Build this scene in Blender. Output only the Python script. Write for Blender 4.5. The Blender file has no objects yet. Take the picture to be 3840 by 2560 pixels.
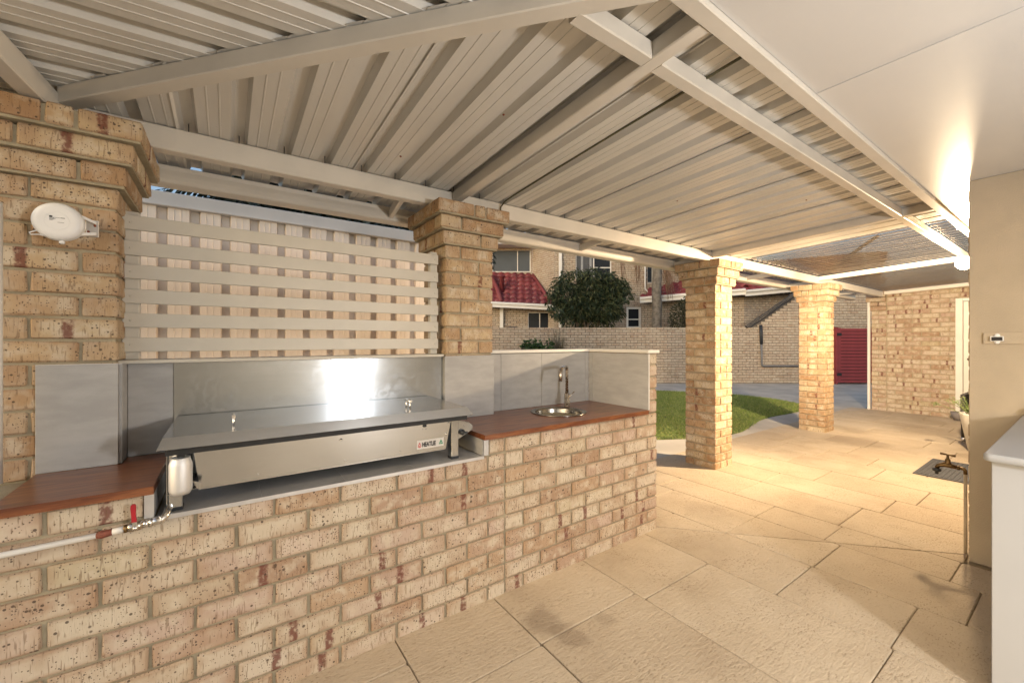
import bpy, math, random
from math import sin, cos, pi, radians, sqrt, atan2
from mathutils import Vector, Matrix
random.seed(7)
scene = bpy.context.scene
COL = scene.collection

# ------------------------------------------------------------------ camera, sky, sun, exposure
YAW = radians(55.14)
CAMH = 1.336
FPX = 1536.3
cam_data = bpy.data.cameras.new('camera')
cam_data.sensor_width = 36.0
cam_data.lens = 36.0 * FPX / 3840.0
cam_data.clip_start = 0.02
cam_data.clip_end = 2000.0
cam = bpy.data.objects.new('camera', cam_data)
COL.objects.link(cam)
cam.location = (0, 0, CAMH)
cam.rotation_euler = (pi / 2, 0, YAW - pi / 2)
scene.camera = cam

SUN_EL, SUN_ROT = radians(16.0), radians(255.0)
world = bpy.data.worlds.new('World')
scene.world = world
world.use_nodes = True
wn = world.node_tree
bg = wn.nodes['Background']
sky = wn.nodes.new('ShaderNodeTexSky')
sky.sky_type = 'NISHITA'
sky.sun_disc = False
sky.sun_elevation = SUN_EL
sky.sun_rotation = SUN_ROT
sky.air_density = 1.0
sky.dust_density = 2.0
sky.ozone_density = 1.0
wn.links.new(sky.outputs[0], bg.inputs[0])
bg.inputs[1].default_value = 0.066

sun_data = bpy.data.lights.new('sun', 'SUN')
sun_data.energy = 0.02
sun_data.angle = radians(12)
sun_data.color = (1.0, 0.92, 0.84)
sun = bpy.data.objects.new('sun', sun_data)
COL.objects.link(sun)
sd = Vector((sin(SUN_ROT) * cos(SUN_EL), cos(SUN_ROT) * cos(SUN_EL), sin(SUN_EL)))
sun.rotation_euler = (-sd).to_track_quat('-Z', 'Y').to_euler()
sun.location = (0, 0, 20)

scene.view_settings.view_transform = 'Standard'
scene.view_settings.look = 'None'
scene.view_settings.gamma = 1.0
scene.view_settings.use_curve_mapping = False
scene.view_settings.exposure = 1.85
scene.render.engine = 'CYCLES'
scene.cycles.use_denoising = True
scene.cycles.max_bounces = 6
scene.cycles.use_adaptive_sampling = True
scene.cycles.adaptive_threshold = 0.02
scene.cycles.diffuse_bounces = 3
scene.cycles.transparent_max_bounces = 12
scene.cycles.sample_clamp_indirect = 6.0
scene.cycles.caustics_reflective = False
scene.cycles.caustics_refractive = False

LAMP_W = 235.0
ADDED_LAMP_W = 38.0

# ------------------------------------------------------------------ node helpers
class G:
    def __init__(s, name):
        s.m = bpy.data.materials.new(name)
        s.m.use_nodes = True
        s.t = s.m.node_tree
        s.b = s.t.nodes['Principled BSDF']
    def n(s, typ, ins=None, out=0, **props):
        nd = s.t.nodes.new(typ)
        for k, v in props.items():
            setattr(nd, k, v)
        for k, v in (ins or {}).items():
            s.put(nd.inputs[k], v)
        return nd.outputs[out] if out is not None else nd
    def put(s, sock, v):
        if isinstance(v, bpy.types.NodeSocket):
            s.t.links.new(v, sock)
        else:
            sock.default_value = v
    def math(s, op, a, b=0.0, clamp=False):
        nd = s.t.nodes.new('ShaderNodeMath')
        nd.operation = op
        nd.use_clamp = clamp
        s.put(nd.inputs[0], a)
        s.put(nd.inputs[1], b)
        return nd.outputs[0]
    def mix(s, f, a, b, blend='MIX'):
        nd = s.t.nodes.new('ShaderNodeMix')
        nd.data_type = 'RGBA'
        nd.blend_type = blend
        s.put(nd.inputs[0], f)
        for i, v in ((6, a), (7, b)):
            s.put(nd.inputs[i], v if isinstance(v, bpy.types.NodeSocket) else (v[0], v[1], v[2], 1))
        return nd.outputs[2]
    def ramp(s, f, stops, interp='LINEAR'):
        nd = s.t.nodes.new('ShaderNodeValToRGB')
        nd.color_ramp.interpolation = interp
        el = nd.color_ramp.elements
        while len(el) < len(stops):
            el.new(0.5)
        for e, (p, c) in zip(el, stops):
            e.position = p
            e.color = (c[0], c[1], c[2], 1) if hasattr(c, '__len__') else (c, c, c, 1)
        s.put(nd.inputs[0], f)
        return nd.outputs[0]
    def sstep(s, v, a, b):
        return s.n('ShaderNodeMapRange', {'Value': v, 'From Min': a, 'From Max': b, 'To Min': 0.0, 'To Max': 1.0},
                   interpolation_type='SMOOTHSTEP')
    def co(s, which='Object'):
        return s.n('ShaderNodeTexCoord', out=None).outputs[which]
    def mapv(s, v, scale=(1, 1, 1), loc=(0, 0, 0)):
        return s.n('ShaderNodeMapping', {'Vector': v, 'Scale': scale, 'Location': loc})
    def noise(s, v, scale, detail=3.0, rough=0.55, out=0):
        return s.n('ShaderNodeTexNoise', {'Vector': v, 'Scale': scale, 'Detail': detail, 'Roughness': rough}, out=out)
    def bump(s, h, strength=0.3, dist=0.002, normal=None):
        ins = {'Height': h, 'Strength': strength, 'Distance': dist}
        if normal is not None:
            ins['Normal'] = normal
        return s.n('ShaderNodeBump', ins)
    def rnd(s):
        a = s.n('ShaderNodeObjectInfo', out=None).outputs['Random']
        b = s.n('ShaderNodeNewGeometry', out=None).outputs['Random Per Island']
        return s.math('FRACT', s.math('ADD', a, s.math('MULTIPLY', b, 3.7)))
    def set(s, color=None, rough=None, metal=None, normal=None, spec=None, coat=None, coat_rough=None, **kw):
        b = s.b
        if color is not None:
            s.put(b.inputs['Base Color'], color if isinstance(color, bpy.types.NodeSocket) else (color[0], color[1], color[2], 1))
        if rough is not None:
            s.put(b.inputs['Roughness'], rough)
        if metal is not None:
            s.put(b.inputs['Metallic'], metal)
        if normal is not None:
            s.put(b.inputs['Normal'], normal)
        if spec is not None:
            s.put(b.inputs['Specular IOR Level'], spec)
        if coat is not None:
            s.put(b.inputs['Coat Weight'], coat)
        if coat_rough is not None:
            s.put(b.inputs['Coat Roughness'], coat_rough)
        return s.m

MAT = {}

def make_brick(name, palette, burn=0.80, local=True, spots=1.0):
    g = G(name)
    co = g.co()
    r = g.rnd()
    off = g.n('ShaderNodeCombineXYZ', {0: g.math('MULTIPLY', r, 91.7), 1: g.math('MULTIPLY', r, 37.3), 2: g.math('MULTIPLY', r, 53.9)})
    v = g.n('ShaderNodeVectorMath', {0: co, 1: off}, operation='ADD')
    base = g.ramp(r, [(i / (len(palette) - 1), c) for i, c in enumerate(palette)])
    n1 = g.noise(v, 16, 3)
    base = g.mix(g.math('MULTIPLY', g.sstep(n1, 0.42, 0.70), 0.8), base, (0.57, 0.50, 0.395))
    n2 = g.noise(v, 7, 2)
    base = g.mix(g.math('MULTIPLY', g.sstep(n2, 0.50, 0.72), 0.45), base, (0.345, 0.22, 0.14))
    if local:
        sep = g.n('ShaderNodeSeparateXYZ', {0: co}, out=None)
        ax = g.math('ABSOLUTE', sep.outputs[0])
        az = g.math('ABSOLUTE', sep.outputs[2])
        wob = g.math('MULTIPLY', g.math('SUBTRACT', g.noise(v, 30, 2), 0.5), 0.03)
        e1 = g.sstep(g.math('ADD', ax, wob), 0.080, 0.113)
        e2 = g.sstep(g.math('ADD', az, g.math('MULTIPLY', wob, 0.6)), 0.021, 0.037)
        e = g.math('MULTIPLY', g.math('MAXIMUM', e1, e2), 0.42)
        base = g.mix(e, base, (0.345, 0.215, 0.125))
        # kiln flash: one dark red stripe across some bricks
        f2 = g.math('FRACT', g.math('MULTIPLY', r, 17.31))
        on = g.math('GREATER_THAN', f2, burn)
        x0 = g.math('MULTIPLY', g.math('SUBTRACT', g.math('FRACT', g.math('MULTIPLY', r, 41.7)), 0.5), 0.11)
        dx = g.math('ABSOLUTE', g.math('SUBTRACT', sep.outputs[0], x0))
        dx = g.math('ADD', dx, g.math('MULTIPLY', g.math('SUBTRACT', g.noise(v, 60, 2), 0.5), 0.018))
        msk = g.math('SUBTRACT', 1.0, g.sstep(dx, 0.009, 0.020))
        msk = g.math('MULTIPLY', g.math('MULTIPLY', msk, on), g.sstep(g.noise(v, 45, 3), 0.28, 0.55))
        base = g.mix(g.math('MULTIPLY', msk, 0.85), base, (0.145, 0.040, 0.030))
    # iron spots
    vw = v
    h = None
    tot = None
    for sc, th, pick in (((70, 0.26, 0.62), (150, 0.30, 0.50), (34, 0.17, 0.78)) if spots > 0.5 else ((70, 0.26, 0.62),)):
        vo = g.n('ShaderNodeTexVoronoi', {'Vector': vw, 'Scale': sc}, out=None)
        cr = g.n('ShaderNodeSeparateColor', {0: vo.outputs['Color']}, out=None)
        size = g.math('MULTIPLY', cr.outputs[1], th)
        s = g.math('MULTIPLY', g.math('SUBTRACT', 1.0, g.sstep(g.math('SUBTRACT', vo.outputs['Distance'], size), 0.0, 0.10)),
                   g.math('GREATER_THAN', cr.outputs[0], pick))
        tot = s if tot is None else g.math('MAXIMUM', tot, s)
    base = g.mix(g.math('MULTIPLY', tot, 0.82 * spots), base, (0.06, 0.040, 0.032))
    wire = g.noise(g.mapv(v, (1, 1, 0.12)), 190, 1)
    fine = g.noise(v, 420, 1)
    hh = g.math('ADD', g.math('MULTIPLY', wire, 0.6), g.math('MULTIPLY', fine, 0.35))
    fac = g.sstep(wire, 0.30, 0.42)
    base = g.mix(g.math('SUBTRACT', 1.0, fac), base, g.mix(0.55, base, (0.16, 0.10, 0.06)))
    return g.set(base, 0.86, normal=g.bump(hh, 0.75, 0.003), spec=0.25)

PAL_NEAR = [(0.47, 0.371, 0.275), (0.56, 0.492, 0.389), (0.455, 0.34, 0.275), (0.35, 0.236, 0.157), (0.57, 0.503, 0.41), (0.42, 0.295, 0.194), (0.49, 0.38, 0.313), (0.46, 0.39, 0.265), (0.55, 0.456, 0.372), (0.41, 0.289, 0.205), (0.54, 0.467, 0.356)]
PAL_PIL = [(0.44, 0.31, 0.185), (0.53, 0.425, 0.28), (0.39, 0.245, 0.135), (0.49, 0.37, 0.23), (0.33, 0.20, 0.105), (0.55, 0.455, 0.315), (0.42, 0.28, 0.16)]  # own orange-brown tone plus lamp warmth and falloff painted into the pillar palette
MAT['brick'] = make_brick('glazed_speckled_brick', PAL_NEAR)
MAT['brick_pillar'] = make_brick('lamp_warmed_brick', PAL_PIL, burn=0.76)
MAT['brick_far'] = make_brick('buff_brick', [(0.36, 0.29, 0.215), (0.46, 0.385, 0.30), (0.41, 0.32, 0.245), (0.48, 0.41, 0.325), (0.38, 0.305, 0.235)], local=False, spots=0.25)
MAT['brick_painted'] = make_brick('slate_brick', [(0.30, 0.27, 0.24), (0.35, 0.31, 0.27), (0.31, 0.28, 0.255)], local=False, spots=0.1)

def simple(name, color, rough=0.5, metal=0.0, var=0.08, nscale=6, bump=0.0, bscale=120, spec=0.5, coat=0.0, bdist=0.002):
    g = G(name)
    v = g.co()
    n = g.noise(v, nscale, 4)
    dark = tuple(c * (1 - var) for c in color)
    lite = tuple(min(1, c * (1 + var)) for c in color)
    col = g.mix(g.sstep(n, 0.3, 0.7), dark, lite)
    ro = g.math('ADD', rough - 0.04, g.math('MULTIPLY', g.noise(v, nscale * 4, 3), 0.08))
    nm = g.bump(g.noise(v, bscale, 3), bump, bdist) if bump else None
    g.set(col, ro, metal, spec=spec, coat=coat)
    if nm is not None:
        g.put(g.b.inputs['Normal'], nm)
    return g.m

MAT['mortar'] = simple('sand_mortar', (0.36, 0.315, 0.225), 0.95, var=0.16, nscale=9, bump=0.9, bscale=170, spec=0.1, bdist=0.004)
MAT['mortar_dark'] = simple('grey_mortar', (0.13, 0.112, 0.095), 0.95, var=0.25, nscale=3, bump=0.5, spec=0.1)
MAT['render'] = simple('textured_render', (0.47, 0.395, 0.295), 0.9, var=0.06, nscale=3, bump=0.5, bscale=230, spec=0.15, bdist=0.003)
MAT['steel_paint'] = simple('cream_powder_coat', (0.66, 0.62, 0.55), 0.42, var=0.05, nscale=4, bump=0.12, bscale=35)
MAT['screen_paint'] = simple('putty_powder_coat', (0.53, 0.50, 0.44), 0.45, var=0.05, nscale=4)
MAT['white_paint'] = simple('white_enamel', (0.74, 0.72, 0.68), 0.4, var=0.04, nscale=4)
MAT['white_plastic'] = simple('white_plastic', (0.78, 0.78, 0.78), 0.38, var=0.03, nscale=8)
MAT['cabinet'] = simple('white_laminate', (0.35, 0.36, 0.38), 0.5, var=0.03, nscale=2)
MAT['black'] = simple('black_rubber', (0.012, 0.012, 0.013), 0.6, var=0.2)
MAT['dark'] = simple('dark_plastic', (0.02, 0.024, 0.03), 0.45, var=0.2)
MAT['chrome'] = simple('polished_metal', (0.72, 0.71, 0.69), 0.22, 1.0, var=0.08, nscale=20)
MAT['alum'] = simple('aluminium', (0.66, 0.66, 0.67), 0.46, 1.0, var=0.06, nscale=10, bump=0.05, bscale=60)
MAT['can'] = simple('matte_aluminium', (0.70, 0.70, 0.70), 0.52, 0.7, var=0.05, nscale=10)
MAT['brass'] = simple('aged_brass', (0.17, 0.11, 0.05), 0.45, 0.9, var=0.35, nscale=30, bump=0.2, bscale=90)
MAT['nickel'] = simple('brushed_nickel', (0.46, 0.41, 0.35), 0.27, 1.0, var=0.06, nscale=30)
MAT['red'] = simple('red_vinyl', (0.36, 0.012, 0.022), 0.45, var=0.12, nscale=20)
MAT['rust'] = simple('rusty_copper', (0.22, 0.07, 0.045), 0.7, 0.2, var=0.4, nscale=60)
MAT['gate_red'] = simple('maroon_paint', (0.25, 0.038, 0.042), 0.5, var=0.1, nscale=5)
MAT['gate_gap_shade'] = simple('gap_shade_maroon', (0.035, 0.008, 0.010), 0.7)  # shade of the gate's slat gaps given as a colour
MAT['wicker'] = simple('charcoal_wicker', (0.030, 0.026, 0.025), 0.5, var=0.4, nscale=60, bump=1.0, bscale=90, bdist=0.006)
MAT['pot'] = simple('white_glazed_clay', (0.70, 0.68, 0.62), 0.45, var=0.06, nscale=9, bump=0.3, bscale=30)
MAT['grey_pot'] = simple('grey_clay', (0.22, 0.20, 0.20), 0.6, var=0.1)
MAT['soil'] = simple('potting_soil', (0.05, 0.035, 0.02), 0.95, var=0.4, nscale=60, bump=1.0)
MAT['fence'] = simple('cream_fence_steel', (0.66, 0.56, 0.46), 0.42, var=0.05, nscale=3)
MAT['fence_cap'] = simple('grey_fence_capping', (0.50, 0.48, 0.46), 0.42, var=0.05, nscale=3)
MAT['grey_pipe'] = simple('grey_conduit', (0.15, 0.155, 0.165), 0.5)
MAT['trunk'] = simple('palm_bark', (0.17, 0.15, 0.125), 0.9, var=0.35, nscale=8, bump=1.0, bscale=30, bdist=0.02)
MAT['stem'] = simple('woody_stem', (0.13, 0.10, 0.07), 0.9, var=0.3, nscale=30)
MAT['frond_dry'] = simple('dry_frond', (0.24, 0.155, 0.105), 0.85, var=0.3, nscale=20)
MAT['ground'] = simple('bare_earth', (0.22, 0.18, 0.13), 0.95, var=0.2, nscale=0.8, bump=0.6, bscale=20)
MAT['letter_black'] = simple('black_print', (0.012, 0.012, 0.014), 0.4)
MAT['letter_red'] = simple('red_print', (0.45, 0.02, 0.03), 0.4)
MAT['letter_green'] = simple('green_print', (0.03, 0.22, 0.12), 0.4)
MAT['sticker'] = simple('silver_sticker', (0.62, 0.60, 0.58), 0.4, 0.2, var=0.03)
MAT['cable'] = simple('olive_cable', (0.09, 0.085, 0.045), 0.6)
MAT['mould'] = simple('mouldy_tile', (0.065, 0.058, 0.052), 0.9, var=0.5, nscale=7, bump=0.8, bscale=40, bdist=0.01)
MAT['curtain'] = simple('pale_blind', (0.30, 0.31, 0.32), 0.9, var=0.1)

def m_glass(name, col, rough=0.05):
    g = G(name)
    v = g.co()
    return g.set(g.mix(g.noise(v, 1.2, 3), col, tuple(c * 1.5 for c in col)), rough + .1, spec=0.12)
MAT['glass_dark'] = m_glass('dark_window_glass', (0.018, 0.02, 0.024))
MAT['glass_grey'] = m_glass('screened_window_glass', (0.075, 0.085, 0.095), 0.12)

def m_sheet():
    g = G('cream_roof_sheet')
    v = g.co()
    n = g.noise(g.mapv(v, (1, 0.25, 1)), 7, 4)
    col = g.mix(g.sstep(n, 0.3, 0.75), (0.64, 0.615, 0.565), (0.70, 0.675, 0.625))
    d = g.noise(v, 55, 4)
    col = g.mix(g.math('MULTIPLY', g.sstep(d, 0.66, 0.80), 0.25), col, (0.24, 0.20, 0.15))
    nm = g.bump(g.noise(g.mapv(v, (0.6, 3, 1)), 3, 2), 0.25, 0.006)
    return g.set(col, 0.36, normal=nm, spec=0.5)
MAT['sheet'] = m_sheet()

def m_soffit():
    g = G('white_soffit_board')
    v = g.co()
    col = g.mix(g.noise(v, 2.2, 5), (0.60, 0.595, 0.585), (0.68, 0.675, 0.665))
    br = g.noise(g.mapv(v, (3, 40, 1)), 8, 4)
    return g.set(col, g.math('ADD', 0.26, g.math('MULTIPLY', br, 0.14)), normal=g.bump(br, 0.32, 0.0015), spec=0.5)
MAT['soffit'] = m_soffit()

def m_poly():
    g = G('clear_polycarbonate')
    out = g.t.nodes['Material Output']
    fr = g.n('ShaderNodeFresnel', {'IOR': 1.6})
    v = g.co()
    dirt = g.sstep(g.noise(v, 5, 4), 0.35, 0.8)
    tr = g.n('ShaderNodeBsdfTransparent', {'Color': (0.62, 0.59, 0.57, 1)})
    gl = g.n('ShaderNodeBsdfGlossy', {'Color': (0.95, 0.93, 0.9, 1), 'Roughness': 0.035})
    df = g.n('ShaderNodeBsdfDiffuse', {'Color': (0.34, 0.30, 0.26, 1)})
    m1 = g.n('ShaderNodeMixShader', {0: g.math('MULTIPLY', dirt, 0.008), 1: tr, 2: df})
    f = g.math('MINIMUM', g.math('MULTIPLY', fr, 0.34), 1.0)
    m2 = g.n('ShaderNodeMixShader', {0: f, 1: m1, 2: gl})
    g.t.links.new(m2, out.inputs[0])
    return g.m
MAT['poly'] = m_poly()

def m_tile():
    g = G('grey_porcelain_tile')
    co = g.co()
    r = g.n('ShaderNodeObjectInfo', out=None).outputs['Random']
    v = g.n('ShaderNodeVectorMath', {0: co, 1: g.n('ShaderNodeCombineXYZ', {0: g.math('MULTIPLY', r, 31), 1: r, 2: g.math('MULTIPLY', r, 17)})}, operation='ADD')
    n = g.noise(g.mapv(v, (2, 2, 7)), 3, 6, 0.6)
    col = g.mix(g.sstep(n, 0.3, 0.72), (0.345, 0.34, 0.337), (0.42, 0.415, 0.411))
    sp = g.noise(v, 420, 2)
    col = g.mix(g.math('MULTIPLY', g.sstep(sp, 0.62, 0.7), 0.35), col, (0.22, 0.215, 0.21))
    return g.set(col, 0.52, spec=0.4, normal=g.bump(sp, 0.08, 0.001))
MAT['tile'] = m_tile()
MAT['grout'] = simple('pale_grout', (0.58, 0.57, 0.56), 0.8, var=0.05)

def m_timber():
    g = G('oiled_jarrah')
    v = g.mapv(g.co(), (1.0, 9, 9))
    w = g.noise(v, 5.5, 6, 0.62)
    w2 = g.noise(g.mapv(g.co(), (4, 70, 70)), 4, 3)
    col = g.ramp(w, [(0.25, (0.075, 0.020, 0.010)), (0.46, (0.175, 0.055, 0.021)), (0.6, (0.25, 0.09, 0.032)), (0.8, (0.11, 0.031, 0.013))])
    col = g.mix(g.math('MULTIPLY', g.sstep(w2, 0.5, 0.75), 0.5), col, (0.06, 0.018, 0.01))
    return g.set(col, 0.38, spec=0.5, coat=0.45, coat_rough=0.2, normal=g.bump(w2, 0.08, 0.001))
MAT['timber'] = m_timber()

def m_steel(name, col=(0.585, 0.60, 0.615), rough=0.26, brush=(4, 700, 700), swirl=True, aniso=0.75):
    g = G(name)
    v = g.co()
    b = g.noise(g.mapv(v, brush), 1.0, 2)
    n = g.noise(g.mapv(v, (1, 2, 2)), 3, 4)
    c = g.mix(g.sstep(n, 0.3, 0.75), tuple(x * 0.93 for x in col), col)
    c = g.mix(g.math('MULTIPLY', g.sstep(b, 0.35, 0.65), 0.12), c, tuple(x * 0.6 for x in col))
    ro = g.math('ADD', rough - 0.03, g.math('MULTIPLY', n, 0.06))
    if swirl:
        wv = g.n('ShaderNodeTexWave', {'Vector': v, 'Scale': 2.0, 'Distortion': 30.0, 'Detail': 6.0, 'Detail Scale': 3.0})
        s = g.math('MULTIPLY', g.sstep(wv, 0.2, 1.0), g.sstep(g.noise(v, 5, 4), 0.4, 0.75))
        ro = g.math('ADD', ro, g.math('MULTIPLY', s, 0.05))
        c = g.mix(g.math('MULTIPLY', s, 0.25), c, tuple(min(1, x * 1.25) for x in col))
    g.put(g.b.inputs['Anisotropic'], aniso)
    g.put(g.b.inputs['Tangent'], g.n('ShaderNodeCombineXYZ', {0: 0.0, 1: 0.7, 2: 0.714}))
    return g.set(c, ro, 1.0)
MAT['steel'] = m_steel('brushed_stainless', swirl=False, rough=0.20)
MAT['splash'] = m_steel('scratched_stainless_sheet', (0.53, 0.575, 0.625), 0.19)
MAT['bowl'] = m_steel('spun_stainless', (0.30, 0.28, 0.25), 0.22, (40, 40, 40), False, 0.0)

def m_paving():
    g = G('textured_concrete_slab')
    co = g.co()
    r = g.n('ShaderNodeObjectInfo', out=None).outputs['Random']
    v = g.n('ShaderNodeVectorMath', {0: co, 1: g.n('ShaderNodeCombineXYZ', {0: g.math('MULTIPLY', r, 73), 1: g.math('MULTIPLY', r, 29), 2: r})}, operation='ADD')
    col = g.ramp(g.noise(v, 2.2, 6, 0.6), [(0.28, (0.44, 0.355, 0.255)), (0.5, (0.53, 0.44, 0.325)), (0.75, (0.58, 0.495, 0.38))])
    col = g.mix(g.math('MULTIPLY', r, 0.6), col, (0.46, 0.37, 0.265))
    st = g.mapv(v, (0.55, 1.35, 1))
    pit = g.noise(st, 95, 3, 0.62)
    pm = g.math('SUBTRACT', 1.0, g.sstep(pit, 0.34, 0.46))
    area = g.sstep(g.noise(v, 5.5, 4), 0.42, 0.62)
    col = g.mix(g.math('MULTIPLY', pm, g.math('ADD', 0.14, g.math('MULTIPLY', area, 0.40))), col, (0.20, 0.145, 0.09))
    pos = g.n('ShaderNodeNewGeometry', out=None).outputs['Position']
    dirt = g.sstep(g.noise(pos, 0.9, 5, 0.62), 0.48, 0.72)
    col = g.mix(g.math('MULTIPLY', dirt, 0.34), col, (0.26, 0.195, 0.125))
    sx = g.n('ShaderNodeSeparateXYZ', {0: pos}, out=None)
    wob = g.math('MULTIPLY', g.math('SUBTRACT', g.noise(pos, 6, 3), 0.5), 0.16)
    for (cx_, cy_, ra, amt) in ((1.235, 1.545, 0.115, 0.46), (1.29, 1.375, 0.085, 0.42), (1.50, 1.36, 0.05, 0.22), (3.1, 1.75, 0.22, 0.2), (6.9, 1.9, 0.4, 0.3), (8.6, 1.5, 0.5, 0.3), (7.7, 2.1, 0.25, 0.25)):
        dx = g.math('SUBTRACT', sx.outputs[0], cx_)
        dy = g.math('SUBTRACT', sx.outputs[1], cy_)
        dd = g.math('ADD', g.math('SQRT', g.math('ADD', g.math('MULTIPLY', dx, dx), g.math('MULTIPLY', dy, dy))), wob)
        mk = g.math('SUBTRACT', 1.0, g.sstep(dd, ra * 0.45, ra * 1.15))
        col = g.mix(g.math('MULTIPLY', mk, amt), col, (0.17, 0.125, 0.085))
    big = g.noise(st, 40, 2, 0.6)
    hh = g.math('ADD', g.math('MULTIPLY', pit, 0.8), g.math('MULTIPLY', big, 0.9))
    return g.set(col, 0.9, normal=g.bump(hh, 0.9, 0.006), spec=0.2)
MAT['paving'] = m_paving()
MAT['joint'] = simple('paving_joint', (0.30, 0.24, 0.165), 0.95, var=0.3, nscale=12, bump=0.8)
MAT['concrete'] = simple('pale_concrete', (0.50, 0.46, 0.40), 0.92, var=0.14, nscale=1.6, bump=0.6, bscale=60, spec=0.2)

def m_leaf(name, a, b, c=None, rough=0.5):
    g = G(name)
    r = g.rnd()
    col = g.ramp(r, [(0.0, a), (0.6, b), (1.0, c or b)])
    g.set(col, rough, spec=0.35)
    g.put(g.b.inputs['Subsurface Weight'], 0.0)
    return g.m
MAT['leaf_dark'] = m_leaf('dark_green_leaf', (0.016, 0.030, 0.013), (0.042, 0.062, 0.028), (0.13, 0.135, 0.060))
MAT['leaf_olive'] = m_leaf('olive_leaf', (0.022, 0.030, 0.018), (0.048, 0.056, 0.034), (0.075, 0.075, 0.042))
MAT['leaf_vine'] = m_leaf('vine_leaf', (0.025, 0.06, 0.02), (0.05, 0.11, 0.035), (0.09, 0.14, 0.045))
MAT['leaf_light'] = m_leaf('fresh_leaf', (0.10, 0.17, 0.04), (0.18, 0.24, 0.08), (0.32, 0.34, 0.16))
MAT['palm_leaf'] = m_leaf('palm_leaflet', (0.012, 0.022, 0.018), (0.03, 0.045, 0.035), (0.055, 0.07, 0.055))
MAT['dry_blade'] = m_leaf('dry_grass_blade', (0.14, 0.12, 0.075), (0.22, 0.185, 0.12), (0.10, 0.11, 0.05))
MAT['grass'] = m_leaf('lawn_blade', (0.14, 0.21, 0.042), (0.23, 0.31, 0.075), (0.38, 0.37, 0.14), 0.7)
MAT['turf'] = simple('turf', (0.16, 0.20, 0.06), 0.95, var=0.4, nscale=3, bump=0.8, bscale=200)

def m_rooftile():
    g = G('red_roof_tile')
    v = g.co('Object')
    r = g.rnd()
    col = g.ramp(r, [(0, (0.145, 0.030, 0.036)), (0.5, (0.20, 0.040, 0.044)), (1, (0.245, 0.058, 0.056))])
    li = g.sstep(g.noise(v, 11, 4), 0.60, 0.70)
    rr = g.math('GREATER_THAN', g.math('FRACT', g.math('MULTIPLY', r, 9.7)), 0.5)
    col = g.mix(g.math('MULTIPLY', g.math('MULTIPLY', li, rr), 0.5), col, (0.36, 0.30, 0.28))
    return g.set(col, 0.55, spec=0.4)
MAT['rooftile'] = m_rooftile()

def m_emit(name, col, st):
    g = G(name)
    g.put(g.b.inputs['Emission Color'], (col[0], col[1], col[2], 1))
    g.put(g.b.inputs['Emission Strength'], st)
    return g.set((0.9, 0.88, 0.82), 0.4)
MAT['bulb'] = m_emit('lit_lamp_globe', (1.0, 0.80, 0.52), 22.0)
MAT['added_lamp'] = m_emit('lit_added_globe', (1.0, 0.90, 0.78), 6.0)

def m_mat():
    g = G('ribbed_doormat')
    v = g.co()
    n = g.noise(v, 180, 3)
    col = g.mix(n, (0.05, 0.052, 0.058), (0.14, 0.142, 0.15))
    return g.set(col, 0.95, normal=g.bump(n, 0.8, 0.004), spec=0.1)
MAT['mat'] = m_mat()

def m_valve():
    g = G('stained_timber_mark')
    return g.set((0.25, 0.15, 0.03), 0.8)
MAT['stain'] = m_valve()

# ------------------------------------------------------------------ object helpers
def wloc(o):
    v = Vector((0, 0, 0))
    while o is not None:
        v += o.location
        o = o.parent
    return v

def thing(name, label, cat, loc=(0, 0, 0), group=None, kind=None):
    o = bpy.data.objects.new(name, None)
    o.empty_display_size = 0.1
    COL.objects.link(o)
    o.location = loc
    o['label'] = label
    if cat:
        o['category'] = cat
    if group:
        o['group'] = group
    if kind:
        o['kind'] = kind
    return o

def tag(o, label, cat=None, group=None, kind=None):
    o['label'] = label
    if cat:
        o['category'] = cat
    if group:
        o['group'] = group
    if kind:
        o['kind'] = kind
    return o

def link_mesh(name, me, mat, parent, wpos, rot=None, smooth=False):
    o = bpy.data.objects.new(name, me)
    COL.objects.link(o)
    if mat is not None and not me.materials:
        me.materials.append(MAT[mat] if isinstance(mat, str) else mat)
    if parent is not None:
        o.parent = parent
        o.location = Vector(wpos) - wloc(parent)
    else:
        o.location = wpos
    if rot is not None:
        o.rotation_euler = rot
    return o

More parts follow.
